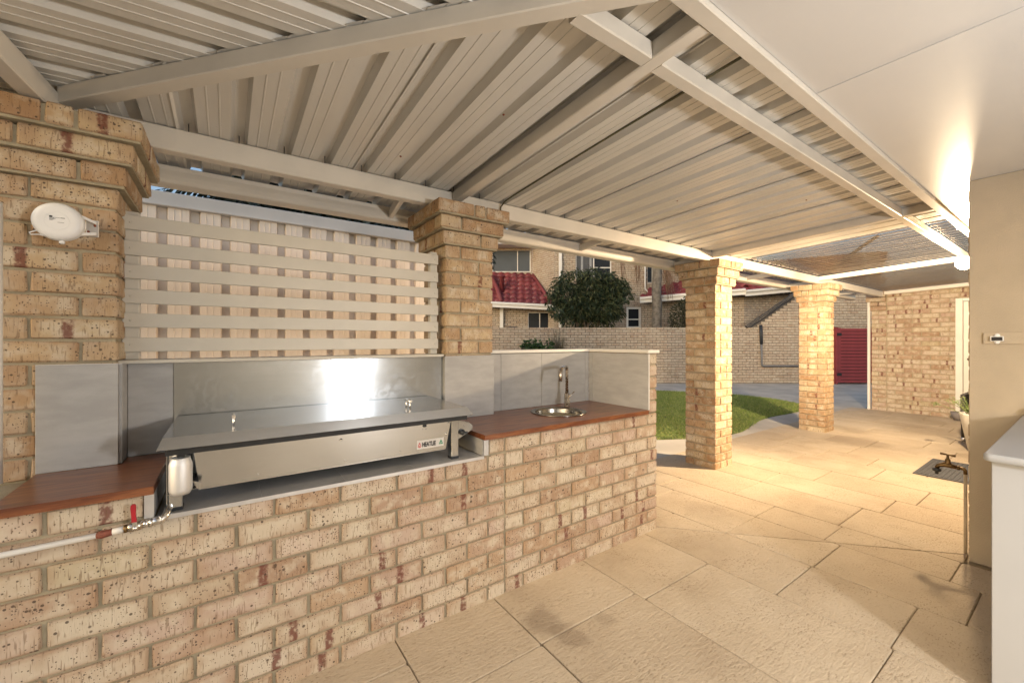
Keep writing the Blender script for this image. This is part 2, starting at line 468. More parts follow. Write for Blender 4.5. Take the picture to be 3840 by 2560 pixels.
class MB:
    def __init__(s):
        s.v = []
        s.f = []
        s.sm = []
    def add(s, verts, faces, smooth=False):
        b = len(s.v)
        s.v += [tuple(p) for p in verts]
        s.f += [tuple(i + b for i in f) for f in faces]
        s.sm += [smooth] * len(faces)
        return s
    def box(s, a, b, c=0.0):
        x0, y0, z0 = a
        x1, y1, z1 = b
        if c <= 0:
            return s.add([(x0, y0, z0), (x1, y0, z0), (x1, y1, z0), (x0, y1, z0), (x0, y0, z1), (x1, y0, z1), (x1, y1, z1), (x0, y1, z1)],
                         [(0, 3, 2, 1), (4, 5, 6, 7), (0, 1, 5, 4), (1, 2, 6, 5), (2, 3, 7, 6), (3, 0, 4, 7)])
        vs, fs = chamfer_box((x1 - x0) / 2, (y1 - y0) / 2, (z1 - z0) / 2, c)
        m = ((x0 + x1) / 2, (y0 + y1) / 2, (z0 + z1) / 2)
        return s.add([(p[0] + m[0], p[1] + m[1], p[2] + m[2]) for p in vs], fs)
    def prism(s, pts, vec, cap=True):
        n = len(pts)
        vs = [tuple(p) for p in pts] + [(p[0] + vec[0], p[1] + vec[1], p[2] + vec[2]) for p in pts]
        fs = [(i, (i + 1) % n, (i + 1) % n + n, i + n) for i in range(n)]
        if cap:
            fs += [tuple(range(n - 1, -1, -1)), tuple(range(n, 2 * n))]
        return s.add(vs, fs)
    def tube(s, path, r, n=10, cap=True, radii=None):
        path = [Vector(p) for p in path]
        rings = []
        prev = None
        vs = []
        for i, p in enumerate(path):
            if i == 0:
                d = path[1] - p
            elif i == len(path) - 1:
                d = p - path[i - 1]
            else:
                d = (path[i + 1] - p).normalized() + (p - path[i - 1]).normalized()
            d.normalize()
            if prev is None:
                u = d.orthogonal().normalized()
            else:
                u = (prev - d * prev.dot(d))
                u = u.normalized() if u.length > 1e-6 else d.orthogonal().normalized()
            prev = u
            w = d.cross(u)
            rr = radii[i] if radii else r
            vs += [tuple(p + (u * cos(2 * pi * k / n) + w * sin(2 * pi * k / n)) * rr) for k in range(n)]
        fs = []
        for i in range(len(path) - 1):
            for k in range(n):
                fs.append((i * n + k, i * n + (k + 1) % n, (i + 1) * n + (k + 1) % n, (i + 1) * n + k))
        s.add(vs, fs, True)
        if cap:
            b = len(s.v) - len(vs)
            s.f.append(tuple(b + k for k in range(n - 1, -1, -1)))
            s.f.append(tuple(b + (len(path) - 1) * n + k for k in range(n)))
            s.sm += [False, False]
        return s
    def lathe(s, prof, center, axis='Z', n=24, smooth=True):
        # prof: list of (radius, height)
        cx, cy, cz = center
        vs = []
        for (r, h) in prof:
            for k in range(n):
                a = 2 * pi * k / n
                p, q = r * cos(a), r * sin(a)
                if axis == 'Z':
                    vs.append((cx + p, cy + q, cz + h))
                elif axis == 'Y':
                    vs.append((cx + p, cy + h, cz + q))
                else:
                    vs.append((cx + h, cy + p, cz + q))
        fs = []
        for i in range(len(prof) - 1):
            for k in range(n):
                fs.append((i * n + k, i * n + (k + 1) % n, (i + 1) * n + (k + 1) % n, (i + 1) * n + k))
        if prof[0][0] > 1e-5:
            fs.append(tuple(range(n - 1, -1, -1)))
        if prof[-1][0] > 1e-5:
            fs.append(tuple((len(prof) - 1) * n + k for k in range(n)))
        return s.add(vs, fs, smooth)
    def beam(s, p0, p1, w, h, c=0.004):
        # hollow-section beam: p0,p1 = centre of the BOTTOM face; w horizontal, h upward
        p0, p1 = Vector(p0), Vector(p1)
        d = (p1 - p0).normalized()
        side = d.cross(Vector((0, 0, 1))).normalized()
        up = side.cross(d).normalized()
        a = w / 2
        prof = [(-a + c, 0), (a - c, 0), (a, c), (a, h - c), (a - c, h), (-a + c, h), (-a, h - c), (-a, c)]
        pts = [p0 + side * x + up * y for x, y in prof]
        return s.prism([tuple(p) for p in pts], tuple(p1 - p0))
    def build(s, name, mat, parent=None, origin=None):
        if origin is None:
            lo = [min(p[i] for p in s.v) for i in range(3)]
            hi = [max(p[i] for p in s.v) for i in range(3)]
            origin = [(lo[i] + hi[i]) / 2 for i in range(3)]
        me = bpy.data.meshes.new(name)
        me.from_pydata([(p[0] - origin[0], p[1] - origin[1], p[2] - origin[2]) for p in s.v], [], s.f)
        if any(s.sm):
            me.polygons.foreach_set('use_smooth', s.sm)
        me.update()
        return link_mesh(name, me, mat, parent, origin)

def chamfer_box(hx, hy, hz, c, jit=0.0, rnd=None):
    vs = []
    idx = {}
    for sx in (-1, 1):
        for sy in (-1, 1):
            for sz in (-1, 1):
                for ax in range(3):
                    p = [sx * (hx - c), sy * (hy - c), sz * (hz - c)]
                    p[ax] = (sx * hx, sy * hy, sz * hz)[ax]
                    if jit:
                        p = [q + rnd.uniform(-jit, jit) for q in p]
                    idx[(sx, sy, sz, ax)] = len(vs)
                    vs.append(tuple(p))
    fs = []
    for sx in (-1, 1):
        q = [idx[(sx, a, b, 0)] for a, b in ((-1, -1), (1, -1), (1, 1), (-1, 1))]
        fs.append(tuple(q if sx > 0 else q[::-1]))
    for sy in (-1, 1):
        q = [idx[(a, sy, b, 1)] for a, b in ((-1, -1), (-1, 1), (1, 1), (1, -1))]
        fs.append(tuple(q if sy > 0 else q[::-1]))
    for sz in (-1, 1):
        q = [idx[(a, b, sz, 2)] for a, b in ((-1, -1), (1, -1), (1, 1), (-1, 1))]
        fs.append(tuple(q if sz > 0 else q[::-1]))
    for sx in (-1, 1):
        for sy in (-1, 1):
            q = [idx[(sx, sy, -1, 0)], idx[(sx, sy, -1, 1)], idx[(sx, sy, 1, 1)], idx[(sx, sy, 1, 0)]]
            fs.append(tuple(q if sx * sy > 0 else q[::-1]))
    for sx in (-1, 1):
        for sz in (-1, 1):
            q = [idx[(sx, -1, sz, 0)], idx[(sx, 1, sz, 0)], idx[(sx, 1, sz, 2)], idx[(sx, -1, sz, 2)]]
            fs.append(tuple(q if sx * sz > 0 else q[::-1]))
    for sy in (-1, 1):
        for sz in (-1, 1):
            q = [idx[(-1, sy, sz, 1)], idx[(-1, sy, sz, 2)], idx[(1, sy, sz, 2)], idx[(1, sy, sz, 1)]]
            fs.append(tuple(q if sy * sz > 0 else q[::-1]))
    for sx in (-1, 1):
        for sy in (-1, 1):
            for sz in (-1, 1):
                q = [idx[(sx, sy, sz, 0)], idx[(sx, sy, sz, 1)], idx[(sx, sy, sz, 2)]]
                fs.append(tuple(q if sx * sy * sz > 0 else q[::-1]))
    return vs, fs

BRICKS = {}
def brick_mesh(L, W, H, mat):
    key = (round(L / 0.005), round(W / 0.005), round(H / 0.004), mat)
    var = BRICKS.setdefault(key, [])
    if len(var) < 6:
        rr = random.Random(hash(key) % 9999 + len(var) * 17)
        vs, fs = chamfer_box(L / 2, W / 2, H / 2, min(0.0052, H * 0.12), 0.0020, rr)
        me = bpy.data.meshes.new('brick')
        me.from_pydata(vs, [], fs)
        me.materials.append(MAT[mat])
        var.append(me)
        return me
    return random.choice(var)

def brick(parent, c, L, W, H, ang=0.0, mat='brick', jit=True):
    me = brick_mesh(L, W, H, mat)
    fl = random.choice((0, pi))
    o = link_mesh('brick', me, None, parent, c, (random.uniform(-.006, .006) if jit else 0, random.uniform(-.006, .006) if jit else 0, ang + fl))
    return o

Z0, CRS = 0.070, 0.0847          # first bed joint, course height
BH = CRS - 0.010
def zc(k):
    return Z0 + CRS * k          # underside line of course k (joint centre)

# camera-plane frame for the far setting: r to the right, d away
CF = Vector((cos(YAW), sin(YAW), 0))
CR = Vector((sin(YAW), -cos(YAW), 0))
def rd(r, d, z):
    p = CF * d + CR * r
    return (p.x, p.y, z)
def far(px, py, d):
    return rd((px - 1920) / FPX * d, d, CAMH + (1280 - py) / FPX * d)
def farr(px, d):
    return (px - 1920) / FPX * d
def farz(py, d):
    return CAMH + (1280 - py) / FPX * d

# ------------------------------------------------------------------ ground, paving, lawn
gm = MB()
gm.add([(-60, -60, -0.06), (140, -60, -0.06), (140, 140, -0.06), (-60, 140, -0.06)], [(0, 1, 2, 3)])
tag(gm.build('ground', 'ground'), 'bare earth ground around the house', kind='structure')

LAWN = [(9.40, 7.3), (9.6, 6.84), (10.1, 6.13), (10.55, 5.29), (10.43, 4.2), (9.996, 3.56), (9.4, 3.33), (8.812, 3.29), (7.948, 3.37), (7.236, 3.285), (6.478, 3.07),
        (5.92, 3.03), (5.354, 3.2), (4.86, 3.45), (4.3, 3.75), (3.7, 4.2), (3.2, 4.9), (3.0, 6.0), (4.2, 7.6), (6.5, 8.6), (8.4, 8.4)]
def smooth_poly(P, it=2):
    for _ in range(it):
        Q = []
        for i in range(len(P)):
            a, b = P[i], P[(i + 1) % len(P)]
            Q += [(a[0] * .75 + b[0] * .25, a[1] * .75 + b[1] * .25), (a[0] * .25 + b[0] * .75, a[1] * .25 + b[1] * .75)]
        P = Q
    return P
LAWN = smooth_poly(LAWN)
def inpoly(x, y, P):
    c = False
    j = len(P) - 1
    for i in range(len(P)):
        if (P[i][1] > y) != (P[j][1] > y) and x < (P[j][0] - P[i][0]) * (y - P[i][1]) / (P[j][1] - P[i][1]) + P[i][0]:
            c = not c
        j = i
    return c

path = MB().box((-3, 2.7, -0.055), (19, 12.5, -0.010))
tag(path.build('garden_path', 'concrete'), 'pale concrete path round the lawn', kind='structure')
lm = MB()
lm.prism([(x, y, -0.05) for x, y in LAWN], (0, 0, 0.052))
tag(lm.build('lawn', 'turf'), 'curved bed of lawn beyond the patio', kind='structure')

gb = MB()
rg = random.Random(3)
nb = 0
while nb < 90000:
    x, y = rg.uniform(2.9, 10.8), rg.uniform(2.9, 8.7)
    if not inpoly(x, y, LAWN):
        continue
    if x < 4.4 and rg.random() < 0.7:
        continue
    x += rg.gauss(0, .025)
    y += rg.gauss(0, .025)
    a = rg.uniform(0, 2 * pi)
    hgt = rg.uniform(0.015, 0.036)
    w = rg.uniform(0.004, 0.008)
    lx, ly = rg.gauss(0, 0.014), rg.gauss(0, 0.014)
    b = len(gb.v)
    gb.v += [(x - w * cos(a), y - w * sin(a), 0.0), (x + w * cos(a), y + w * sin(a), 0.0), (x + lx, y + ly, hgt)]
    gb.f.append((b, b + 1, b + 2))
    gb.sm.append(False)
    nb += 1
tag(gb.build('grass', 'grass'), 'short mown grass blades covering the lawn', 'grass', kind='stuff')

pav = thing('patio_paving', 'sandy textured concrete slab paving of the patio', None, (3, 0.5, 0), kind='structure')
MB().box((-1.6, -2.4, -0.05), (10.6, 2.95, -0.0115)).build('joint_bed', 'joint', pav)
SAW_A, SAW_B = Vector((2.588, 1.789)), Vector((3.814, 0.478))   # diagonal control joint
saw_d = (SAW_B - SAW_A).normalized()
saw_n = Vector((-saw_d.y, saw_d.x))
def clip(P, n, off):
    out = []
    for i in range(len(P)):
        a, b = Vector(P[i]), Vector(P[(i + 1) % len(P)])
        da, db = n.dot(a) - off, n.dot(b) - off
        if da >= 0:
            out.append(a)
        if (da >= 0) != (db >= 0):
            out.append(a + (b - a) * (da / (da - db)))
    return out
def slab(x0, x1, y0, y1):
    g_ = 0.0023
    c = 0.013
    rj = lambda: random.uniform(-0.0007, 0.0007)
    x0, x1, y0, y1 = x0 + g_ + rj(), x1 - g_ + rj(), y0 + g_ + rj(), y1 - g_ + rj()
    P = [(x0 + c, y0), (x1 - c, y0), (x1 - .3 * c, y0 + .3 * c), (x1, y0 + c), (x1, y1 - c), (x1 - .3 * c, y1 - .3 * c), (x1 - c, y1), (x0 + c, y1), (x0 + .3 * c, y1 - .3 * c), (x0, y1 - c), (x0, y0 + c), (x0 + .3 * c, y0 + .3 * c)]
    polys = [P]
    o0 = saw_n.dot(SAW_A)
    corners = [saw_n.dot(Vector(p)) - o0 for p in P]
    if min(corners) < -0.01 and max(corners) > 0.01 and x1 > 2.55 and x0 < 3.85:
        polys = [clip(P, saw_n, o0 + 0.004), clip(P, -saw_n, -o0 + 0.004)]
    for Q in polys:
        if len(Q) < 3:
            continue
        cx = sum(q[0] for q in Q) / len(Q)
        cy = sum(q[1] for q in Q) / len(Q)
        def inset(q, e):
            dx, dy = q[0] - cx, q[1] - cy
            l = max(1e-4, sqrt(dx * dx + dy * dy))
            return (q[0] - dx / l * e, q[1] - dy / l * e)
        n = len(Q)
        dz = random.uniform(-0.0012, 0.0008)
        vs = [(q[0], q[1], -0.030) for q in Q] + [(q[0], q[1], -0.0045 + dz) for q in Q] + [(*inset(q, 0.0045), dz) for q in Q]
        fs = [(i, (i + 1) % n, (i + 1) % n + n, i + n) for i in range(n)] + [(i + n, (i + 1) % n + n, (i + 1) % n + 2 * n, i + 2 * n) for i in range(n)]
        fs.append(tuple(range(2 * n, 3 * n)))
        m = MB()
        m.add(vs, fs)
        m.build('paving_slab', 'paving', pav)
xl = [-1.5, -1.0, -0.45, 0.12, 0.62, 1.143, 1.785, 2.385, 2.86, 3.31, 3.655, 4.19, 4.62, 5.12, 5.66, 6.1, 6.62, 7.2, 7.7, 8.2, 8.75, 9.2, 9.75, 10.44]
rows = {1.143: [-2.3, -1.4, -0.7, 0.35, 1.415, 2.3], 1.785: [-2.3, -1.3, -0.25, 0.513, 1.353, 1.9], 2.385: [-2.3, -1.1, -0.4, 0.525, 0.982, 1.9, 2.9],
        2.86: [-2.3, -0.9, 0.36, 0.975, 1.50, 2.2, 2.9], 3.31: [-0.1, 0.48, 1.065, 1.51, 2.35, 2.9], 3.655: [0.47, 1.09, 1.85, 2.9], 0.62: [-2.3, -1.2, -0.5, 0.2, 0.75, 1.41, 1.9]}
for i in range(len(xl) - 1):
    x0, x1 = xl[i], xl[i + 1]
    ys = rows.get(x0)
    if ys is None:
        y = -2.3 + random.uniform(-.1, .3) if x0 < 3.4 else 0.40
        ys = [y]
        while y < 2.9:
            y += random.choice((0.46, 0.58, 0.72, 0.88))
            ys.append(min(y, 2.9) if y < 2.75 else 2.9)
    for a, b in zip(ys[:-1], ys[1:]):
        if b - a > 0.05:
            slab(x0, x1, a, b)

# ------------------------------------------------------------------ brick pillars
PW = 0.34
def pillar(name, label, x0, y0, k0, k1, corbels=True, group='brick patio pillars'):
    t = thing(name, label, 'pillar', (x0 + PW / 2, y0 + PW / 2, 0), group)
    top = zc(k1)
    MB().box((x0 + .009, y0 + .009, -0.02), (x0 + PW - .009, y0 + PW - .009, top - 0.012)).build('mortar_core', 'mortar', t)
    L, W = 0.230, 0.100
    for k in range(k0, k1):
        ex = 0.0
        if corbels and k >= k1 - 3:
            ex = (0.027, 0.053, 0.082)[k - (k1 - 3)]
            MB().box((x0 - ex + .007, y0 - ex + .007, zc(k) - 0.004), (x0 + PW + ex - .007, y0 + PW + ex - .007, zc(k) + CRS - 0.014)).build('mortar_course', 'mortar', t)
        zl = max(zc(k) + 0.005, -0.01) if k >= 0 else 0
        zh = zc(k) + CRS - 0.005
        if k < 0:
            zl, zh = -0.012, zc(0) - 0.005
        H, z = zh - zl, (zl + zh) / 2
        X0, X1, Y0, Y1 = x0 - ex, x0 + PW + ex, y0 - ex, y0 + PW + ex
        if ex < 0.03:
            l = L + ex
            w = (PW + 2 * ex) - l - 0.010
            if k % 2 == 0:
                brick(t, (X0 + l / 2, Y0 + w / 2, z), l, w, H, 0, 'brick_pillar')
                brick(t, (X1 - w / 2, Y0 + l / 2, z), l, w, H, pi / 2, 'brick_pillar')
                brick(t, (X1 - l / 2, Y1 - w / 2, z), l, w, H, 0, 'brick_pillar')
                brick(t, (X0 + w / 2, Y1 - l / 2, z), l, w, H, pi / 2, 'brick_pillar')
            else:
                brick(t, (X1 - l / 2, Y0 + w / 2, z), l, w, H, 0, 'brick_pillar')
                brick(t, (X1 - w / 2, Y1 - l / 2, z), l, w, H, pi / 2, 'brick_pillar')
                brick(t, (X0 + l / 2, Y1 - w / 2, z), l, w, H, 0, 'brick_pillar')
                brick(t, (X0 + w / 2, Y0 + l / 2, z), l, w, H, pi / 2, 'brick_pillar')
        else:
            # corbelled ring of cut bricks
            S = PW + 2 * ex
            w = 0.100
            pieces = [(0.0, S * .30), (S * .30 + .01, S)] if k % 2 else [(0.0, S * .47), (S * .47 + .01, S * .63), (S * .63 + .01, S)]
            for a, b in pieces:
                brick(t, (X0 + (a + b) / 2, Y0 + w / 2, z), b - a, w, H, 0, 'brick_pillar')
                brick(t, (X0 + (a + b) / 2, Y1 - w / 2, z), b - a, w, H, 0, 'brick_pillar')
            a, b = w + .01, S - w - .01
            m_ = (a + b) / 2 + (0.03 if k % 2 else -0.03)
            for p, q in ((a, m_ - .005), (m_ + .005, b)):
                brick(t, (X0 + w / 2, Y0 + (p + q) / 2, z), q - p, w, H, pi / 2, 'brick_pillar')
                brick(t, (X1 - w / 2, Y0 + (p + q) / 2, z), q - p, w, H, pi / 2, 'brick_pillar')
    return t

P0X, P0Y = -0.689, 2.20
P1X, PY = 1.10, 2.29
pier0 = pillar('brick_pillar', 'orange brick pillar carrying the white clothesline reel', P0X, P0Y, 8, 25)
pier1 = pillar('brick_pillar', 'cream brick pillar rising from the bench between slatted screen and sink', P1X, PY, 8, 25)
post2 = pillar('brick_pillar', 'tall sunlit-looking brick pillar just beyond the end of the bench', 4.175, PY, -1, 25)
post2['label'] = 'brightly lamp-lit brick pillar standing just beyond the bench end'
post3 = pillar('brick_pillar', 'farther free-standing brick pillar beside the red gate view', 7.19, 2.30, -1, 25)
post3['label'] = 'farther free-standing brick pillar between the lawn edge and red gate'

def tile_box(name, a, b, parent):
    return MB().box(a, b, 0.0012).build(name, 'tile', parent)

# tiles fixed on the two bench pillars
tile_box('tile', (-0.565, 2.188, 0.8585), (-0.347, 2.1995, 1.248), pier0)
tile_box('tile', (-0.3475, 2.2005, 0.8585), (-0.337, 2.303, 1.248), pier0)
MB().box((-0.5655, 2.1885, 1.2485), (-0.3365, 2.2, 1.251)).build('tile_trim', 'grout', pier0)
tile_box('tile', (1.089, 2.278, 0.8585), (1.442, 2.2895, 1.247), pier1)
tile_box('tile', (1.0885, 2.2905, 0.75), (1.0995, 2.40, 1.247), pier1)
tile_box('tile', (1.4405, 2.2905, 0.8585), (1.4505, 2.373, 1.247), pier1)

# ------------------------------------------------------------------ the barbecue bench
BF = 1.809
bench = thing('barbecue_bench', 'long brick barbecue bench with timber tops and grey tiles', 'bench', (1.0, 2.1, 0))
BX0, BX1, STK = -0.78, 2.52, 1.2165
MB().box((BX0, BF + .0095, -0.02), (-0.2, 2.52, zc(9) - .003)).build('mortar_core', 'mortar', bench)
MB().box((-0.2, BF + .0098, -0.02), (1.09, 2.519, zc(8) - .004)).build('mortar_core', 'mortar', bench)
MB().box((1.09, BF + .0095, -0.02), (BX1 - .007, 2.52, zc(9) - .003)).build('mortar_core', 'mortar', bench)
MB().box((1.445, 2.382, zc(9)), (BX1 - .007, 2.505, 1.253)).build('mortar_core', 'mortar', bench)
MB().box((2.422, BF + .0095, zc(9)), (BX1 - .007, 2.38, 1.253)).build('mortar_core', 'mortar', bench)
def bench_row(k, a, b, phase):
    # bricks from X=a to b with joints at phase + n*0.24
    zl, zh = (zc(k) + .005, zc(k) + CRS - .005) if k >= 0 else (-0.012, zc(0) - .005)
    n0 = math.floor((a - phase) / 0.24)
    j = [a - .005] + [phase + 0.24 * (n0 + i) for i in range(1, 40) if a + .045 < phase + 0.24 * (n0 + i) < b - .045] + [b + .005]
    for p, q in zip(j[:-1], j[1:]):
        brick(bench, ((p + q) / 2, BF + .055 + random.uniform(-.0012, .0012), (zl + zh) / 2), q - p - .010, 0.11, zh - zl, 0)
for k in range(-1, 9):
    ph = -0.45 if k % 2 == 0 else -0.33
    if k < 8:
        bench_row(k, BX0 + .005, STK - .005, ph)
    else:
        bench_row(k, BX0 + .005, -0.225, ph)
        bench_row(k, 1.115, STK - .005, 0.0)
    ph = STK if k % 2 == 0 else STK + 0.12
    bench_row(k, STK + .005, BX1, ph)
    zl, zh = (zc(k) + .005, zc(k) + CRS - .005) if k >= 0 else (-0.012, zc(0) - .005)
    y = BF + 0.12 + (0.12 if k % 2 else 0.0)
    ys = [BF + .12] + ([BF + .24] if k % 2 else []) 
    while ys[-1] + .24 < 2.50:
        ys.append(ys[-1] + .24)
    ys.append(2.525)
    for p, q in zip(ys[:-1], ys[1:]):
        if q - p > .05:
            brick(bench, (BX1 - .055, (p + q) / 2, (zl + zh) / 2), q - p - .010, 0.11, zh - zl, pi / 2)
for k in range(9, 14):
    zl, zh = zc(k) + .005, zc(k) + CRS - .005
    brick(bench, (2.4675, BF + .055, (zl + zh) / 2), 0.105, 0.11, zh - zl, 0)
    ys = [BF + .12, BF + .24 + .12 * (k % 2), BF + .48 + .12 * (k % 2), 2.51]
    for p, q in zip(ys[:-1], ys[1:]):
        if q - p > .04:
            brick(bench, (2.4675, (p + q) / 2, (zl + zh) / 2), q - p - .010, 0.105, zh - zl, pi / 2)
# timber tops
def timber(pts, z0, z1, label=None):
    m = MB()
    n = len(pts)
    c = 0.002
    m.prism([(x, y, z0) for x, y in pts], (0, 0, z1 - z0 - c))
    # small arris
    cx = sum(p[0] for p in pts) / n
    cy = sum(p[1] for p in pts) / n
    top = [(x + (c if x < cx else -c), y + (c if y < cy else -c), z1) for x, y in pts]
    low = [(x, y, z1 - c) for x, y in pts]
    m.add(low + top, [(i, (i + 1) % n, (i + 1) % n + n, i + n) for i in range(n)] + [tuple(range(n, 2 * n))])
    o = m.build('timber_top', 'timber', bench)
    if label:
        o['label'] = label
    return o
timber([(-0.560, 1.787), (-0.198, 1.787), (-0.198, 2.300), (-0.334, 2.300), (-0.334, 2.1865), (-0.566, 2.1865)], 0.832, 0.858, 'dark red timber top beside the barbecue')
# right hand top with a round hole for the sink
SX, SY, SR = 1.845, 2.100, 0.165
def holed_top():
    x0, x1, y0, y1 = 1.080, 2.4085, 1.792, 2.368
    z0, z1 = 0.832, 0.858
    N = 48
    ring = [(SX + SR * cos(2 * pi * i / N), SY + SR * sin(2 * pi * i / N)) for i in range(N)]
    outer = []
    for i in range(N):
        a = 2 * pi * i / N
        dx, dy = cos(a), sin(a)
        ts = []
        if dx > 1e-6: ts.append((x1 - SX) / dx)
        if dx < -1e-6: ts.append((x0 - SX) / dx)
        if dy > 1e-6: ts.append((y1 - SY) / dy)
        if dy < -1e-6: ts.append((y0 - SY) / dy)
        t = min(ts)
        outer.append([SX + dx * t, SY + dy * t])
    for cx, cy in ((x0, y0), (x1, y0), (x1, y1), (x0, y1)):
        i = min(range(N), key=lambda i: (outer[i][0] - cx) ** 2 + (outer[i][1] - cy) ** 2)
        outer[i] = [cx, cy]
    m = MB()
    for z, flip in ((z1, False), (z0, True)):
        vs = [(x, y, z) for x, y in outer] + [(x, y, z) for x, y in ring]
        fs = [(i, (i + 1) % N, N + (i + 1) % N, N + i) for i in range(N)]
        if flip:
            fs = [f[::-1] for f in fs]
        m.add(vs, fs)
    for loop in (outer, ring):
        m.add([(x, y, z0) for x, y in loop] + [(x, y, z1) for x, y in loop], [(i, (i + 1) % N, N + (i + 1) % N, N + i) for i in range(N)])
    return m.build('timber_top', 'timber', bench)
holed_top()['label'] = 'red brown timber top holding the round sink'
# tiles behind sink and on the return
for a, b in ((1.4505, 1.5575), (1.5595, 1.9195), (1.9215, 2.3695), (2.3715, 2.411)):
    tile_box('tile', (a, 2.3705, 0.8585), (b, 2.3815, 1.2495), bench)
for a, b in ((1.799, 2.3305), (2.3325, 2.3695)):
    tile_box('tile', (2.4110, a, 0.8585), (2.4215, b, 1.2495), bench)
MB().box((1.4505, 2.376, 0.86), (2.4195, 2.3835, 1.249)).build('grout_bed', 'grout', bench)
MB().box((2.4165, 1.81, 0.86), (2.4235, 2.37, 1.249)).build('grout_bed', 'grout', bench)
MB().box((2.4105, 1.7965, 0.8585), (2.4225, 1.799, 1.2495)).build('tile_trim', 'grout', bench)
# coping
MB().box((1.452, 2.357, 1.2545), (2.402, 2.515, 1.275), 0.002).build('coping', 'white_paint', bench)
MB().box((2.4025, 1.793, 1.2545), (2.530, 2.515, 1.2765), 0.002).build('coping', 'white_paint', bench)
# sill and recess tiles under the barbecue
sx = [-0.1955, 0.11, 0.415, 0.72, 1.0775]
for a, b in zip(sx[:-1], sx[1:]):
    tile_box('tile', (a + .001, 1.8125, 0.737), (b - .001, 2.303, 0.748), bench)
MB().box((-0.194, 1.815, 0.735), (1.076, 2.30, 0.7465)).build('grout_bed', 'grout', bench)
MB().box((-0.198, 1.803, 0.7355), (1.082, 1.8125, 0.7505)).build('edge_trim', 'alum', bench)
tile_box('tile', (1.0780, 1.8125, 0.7485), (1.0885, 2.30, 0.8315), bench)
MB().box((1.0805, 1.803, 0.751), (1.1085, 1.8125, 0.8315)).build('edge_trim', 'alum', bench)
tile_box('tile', (-0.2095, 1.8125, 0.7485), (-0.1985, 2.30, 0.8315), bench)
MB().box((-0.2235, 1.803, 0.751), (-0.1985, 1.8125, 0.8315)).build('edge_trim', 'alum', bench)
# back tile left of the steel, steel splashback
MB().box((-0.346, 2.316, 0.70), (1.0995, 2.50, 1.243)).build('mortar_core', 'mortar', bench)
tile_box('tile', (-0.3365, 2.3045, 0.8585), (-0.191, 2.3155, 1.243), bench)
MB().box((-0.1895, 2.3045, 0.749), (1.088, 2.3085, 1.2425)).build('splashback', 'splash', bench)

# ------------------------------------------------------------------ slatted screen
scr = thing('slatted_screen', 'cream horizontal slatted screen above the barbecue splashback', 'screen', (0.35, 2.34, 1.245))
for zt in (1.866, 1.7585, 1.6600, 1.5565, 1.4555, 1.3525):
    MB().box((-0.357, 2.322, zt - 0.060), (1.066, 2.338, zt), 0.002).build('slat', 'screen_paint', scr)
for zt in (1.866, 1.7585, 1.6600, 1.5565, 1.4555, 1.3525):
    for xx in (-0.332, 1.044):
        MB().lathe([(0.0, -.0022), (0.0028, -.0018), (0.004, 0)], (xx, 2.322, zt - .030), 'Y', 8).build('screw', 'screen_paint', scr)
MB().box((-0.352, 2.3385, 1.2595), (-0.305, 2.378, 1.885), 0.003).build('post', 'screen_paint', scr)
MB().box((1.022, 2.3385, 1.2595), (1.066, 2.378, 1.885), 0.003).build('post', 'screen_paint', scr)
MB().box((-0.368, 2.262, 1.2445), (1.075, 2.44, 1.2590), 0.002).build('ledge', 'screen_paint', scr)

# ------------------------------------------------------------------ tall metal fence behind the screen
FY, FP = 3.90, 0.1904
fen = thing('metal_fence', 'tall cream ribbed metal fence behind the slatted screen', 'fence', (0.5, FY, 0))
def fence_sheet(x0, n):
    prof = []
    for i in range(n):
        c = x0 + FP * i
        prof += [(c, 0), (c + .010, .042), (c + .058, .042), (c + .068, 0), (c + .100, 0), (c + .1025, -.003), (c + .105, 0), (c + .1405, 0), (c + .143, -.003), (c + .1455, 0)]
    prof.append((x0 + FP * n, 0))
    m = MB()
    vs = []
    for x, y in prof:
        vs += [(x, FY + y, 0.0), (x, FY + y, 2.33)]
    m.add(vs, [(2 * i, 2 * i + 2, 2 * i + 3, 2 * i + 1) for i in range(len(prof) - 1)])
    m.build('fence_sheet', 'fence', fen)
# rib phase: dark channel near X = -0.382 + n * 0.1904
FX0 = -0.42 - 6 * FP
for s_ in range(5):
    fence_sheet(FX0 + s_ * 4 * FP, 4 if s_ < 4 else 3)
FXE = FX0 + 19 * FP
MB().box((FX0 - .02, FY - .030, 2.318), (FXE + .02, FY + .055, 2.422), 0.006).build('capping', 'fence_cap', fen)
MB().box((FX0 - .02, FY - .022, 0.0), (FXE + .02, FY - .001, 0.11), 0.004).build('base_rail', 'fence', fen)
for i in range(19):
    MB().lathe([(0.0, -.006), (0.0045, -.005), (0.006, 0)], (FX0 + FP * i + .083, FY - .001, 1.279), 'Y', 8).build('screw', 'brass', fen)

# ------------------------------------------------------------------ patio roof
roof = thing('patio_roof', 'cream steel framed patio roof with ribbed sheets and clear panels', 'roof', (4.5, 1.6, 2.19), kind='thing')
RS = 0.0432
def zrb(y):            # underside of rafters
    return 2.232 + (2.37 - y) * RS
def zs(y):             # underside of sheet
    return 2.297 + (2.37 - y) * RS
hipx = lambda y: -0.50 + (2.262 - y) * 0.955
hipy = lambda x: 2.262 - (x + 0.50) / 0.955
def zw(x):             # west plane sheet underside, meets main plane on the hip
    return zs(hipy(x))
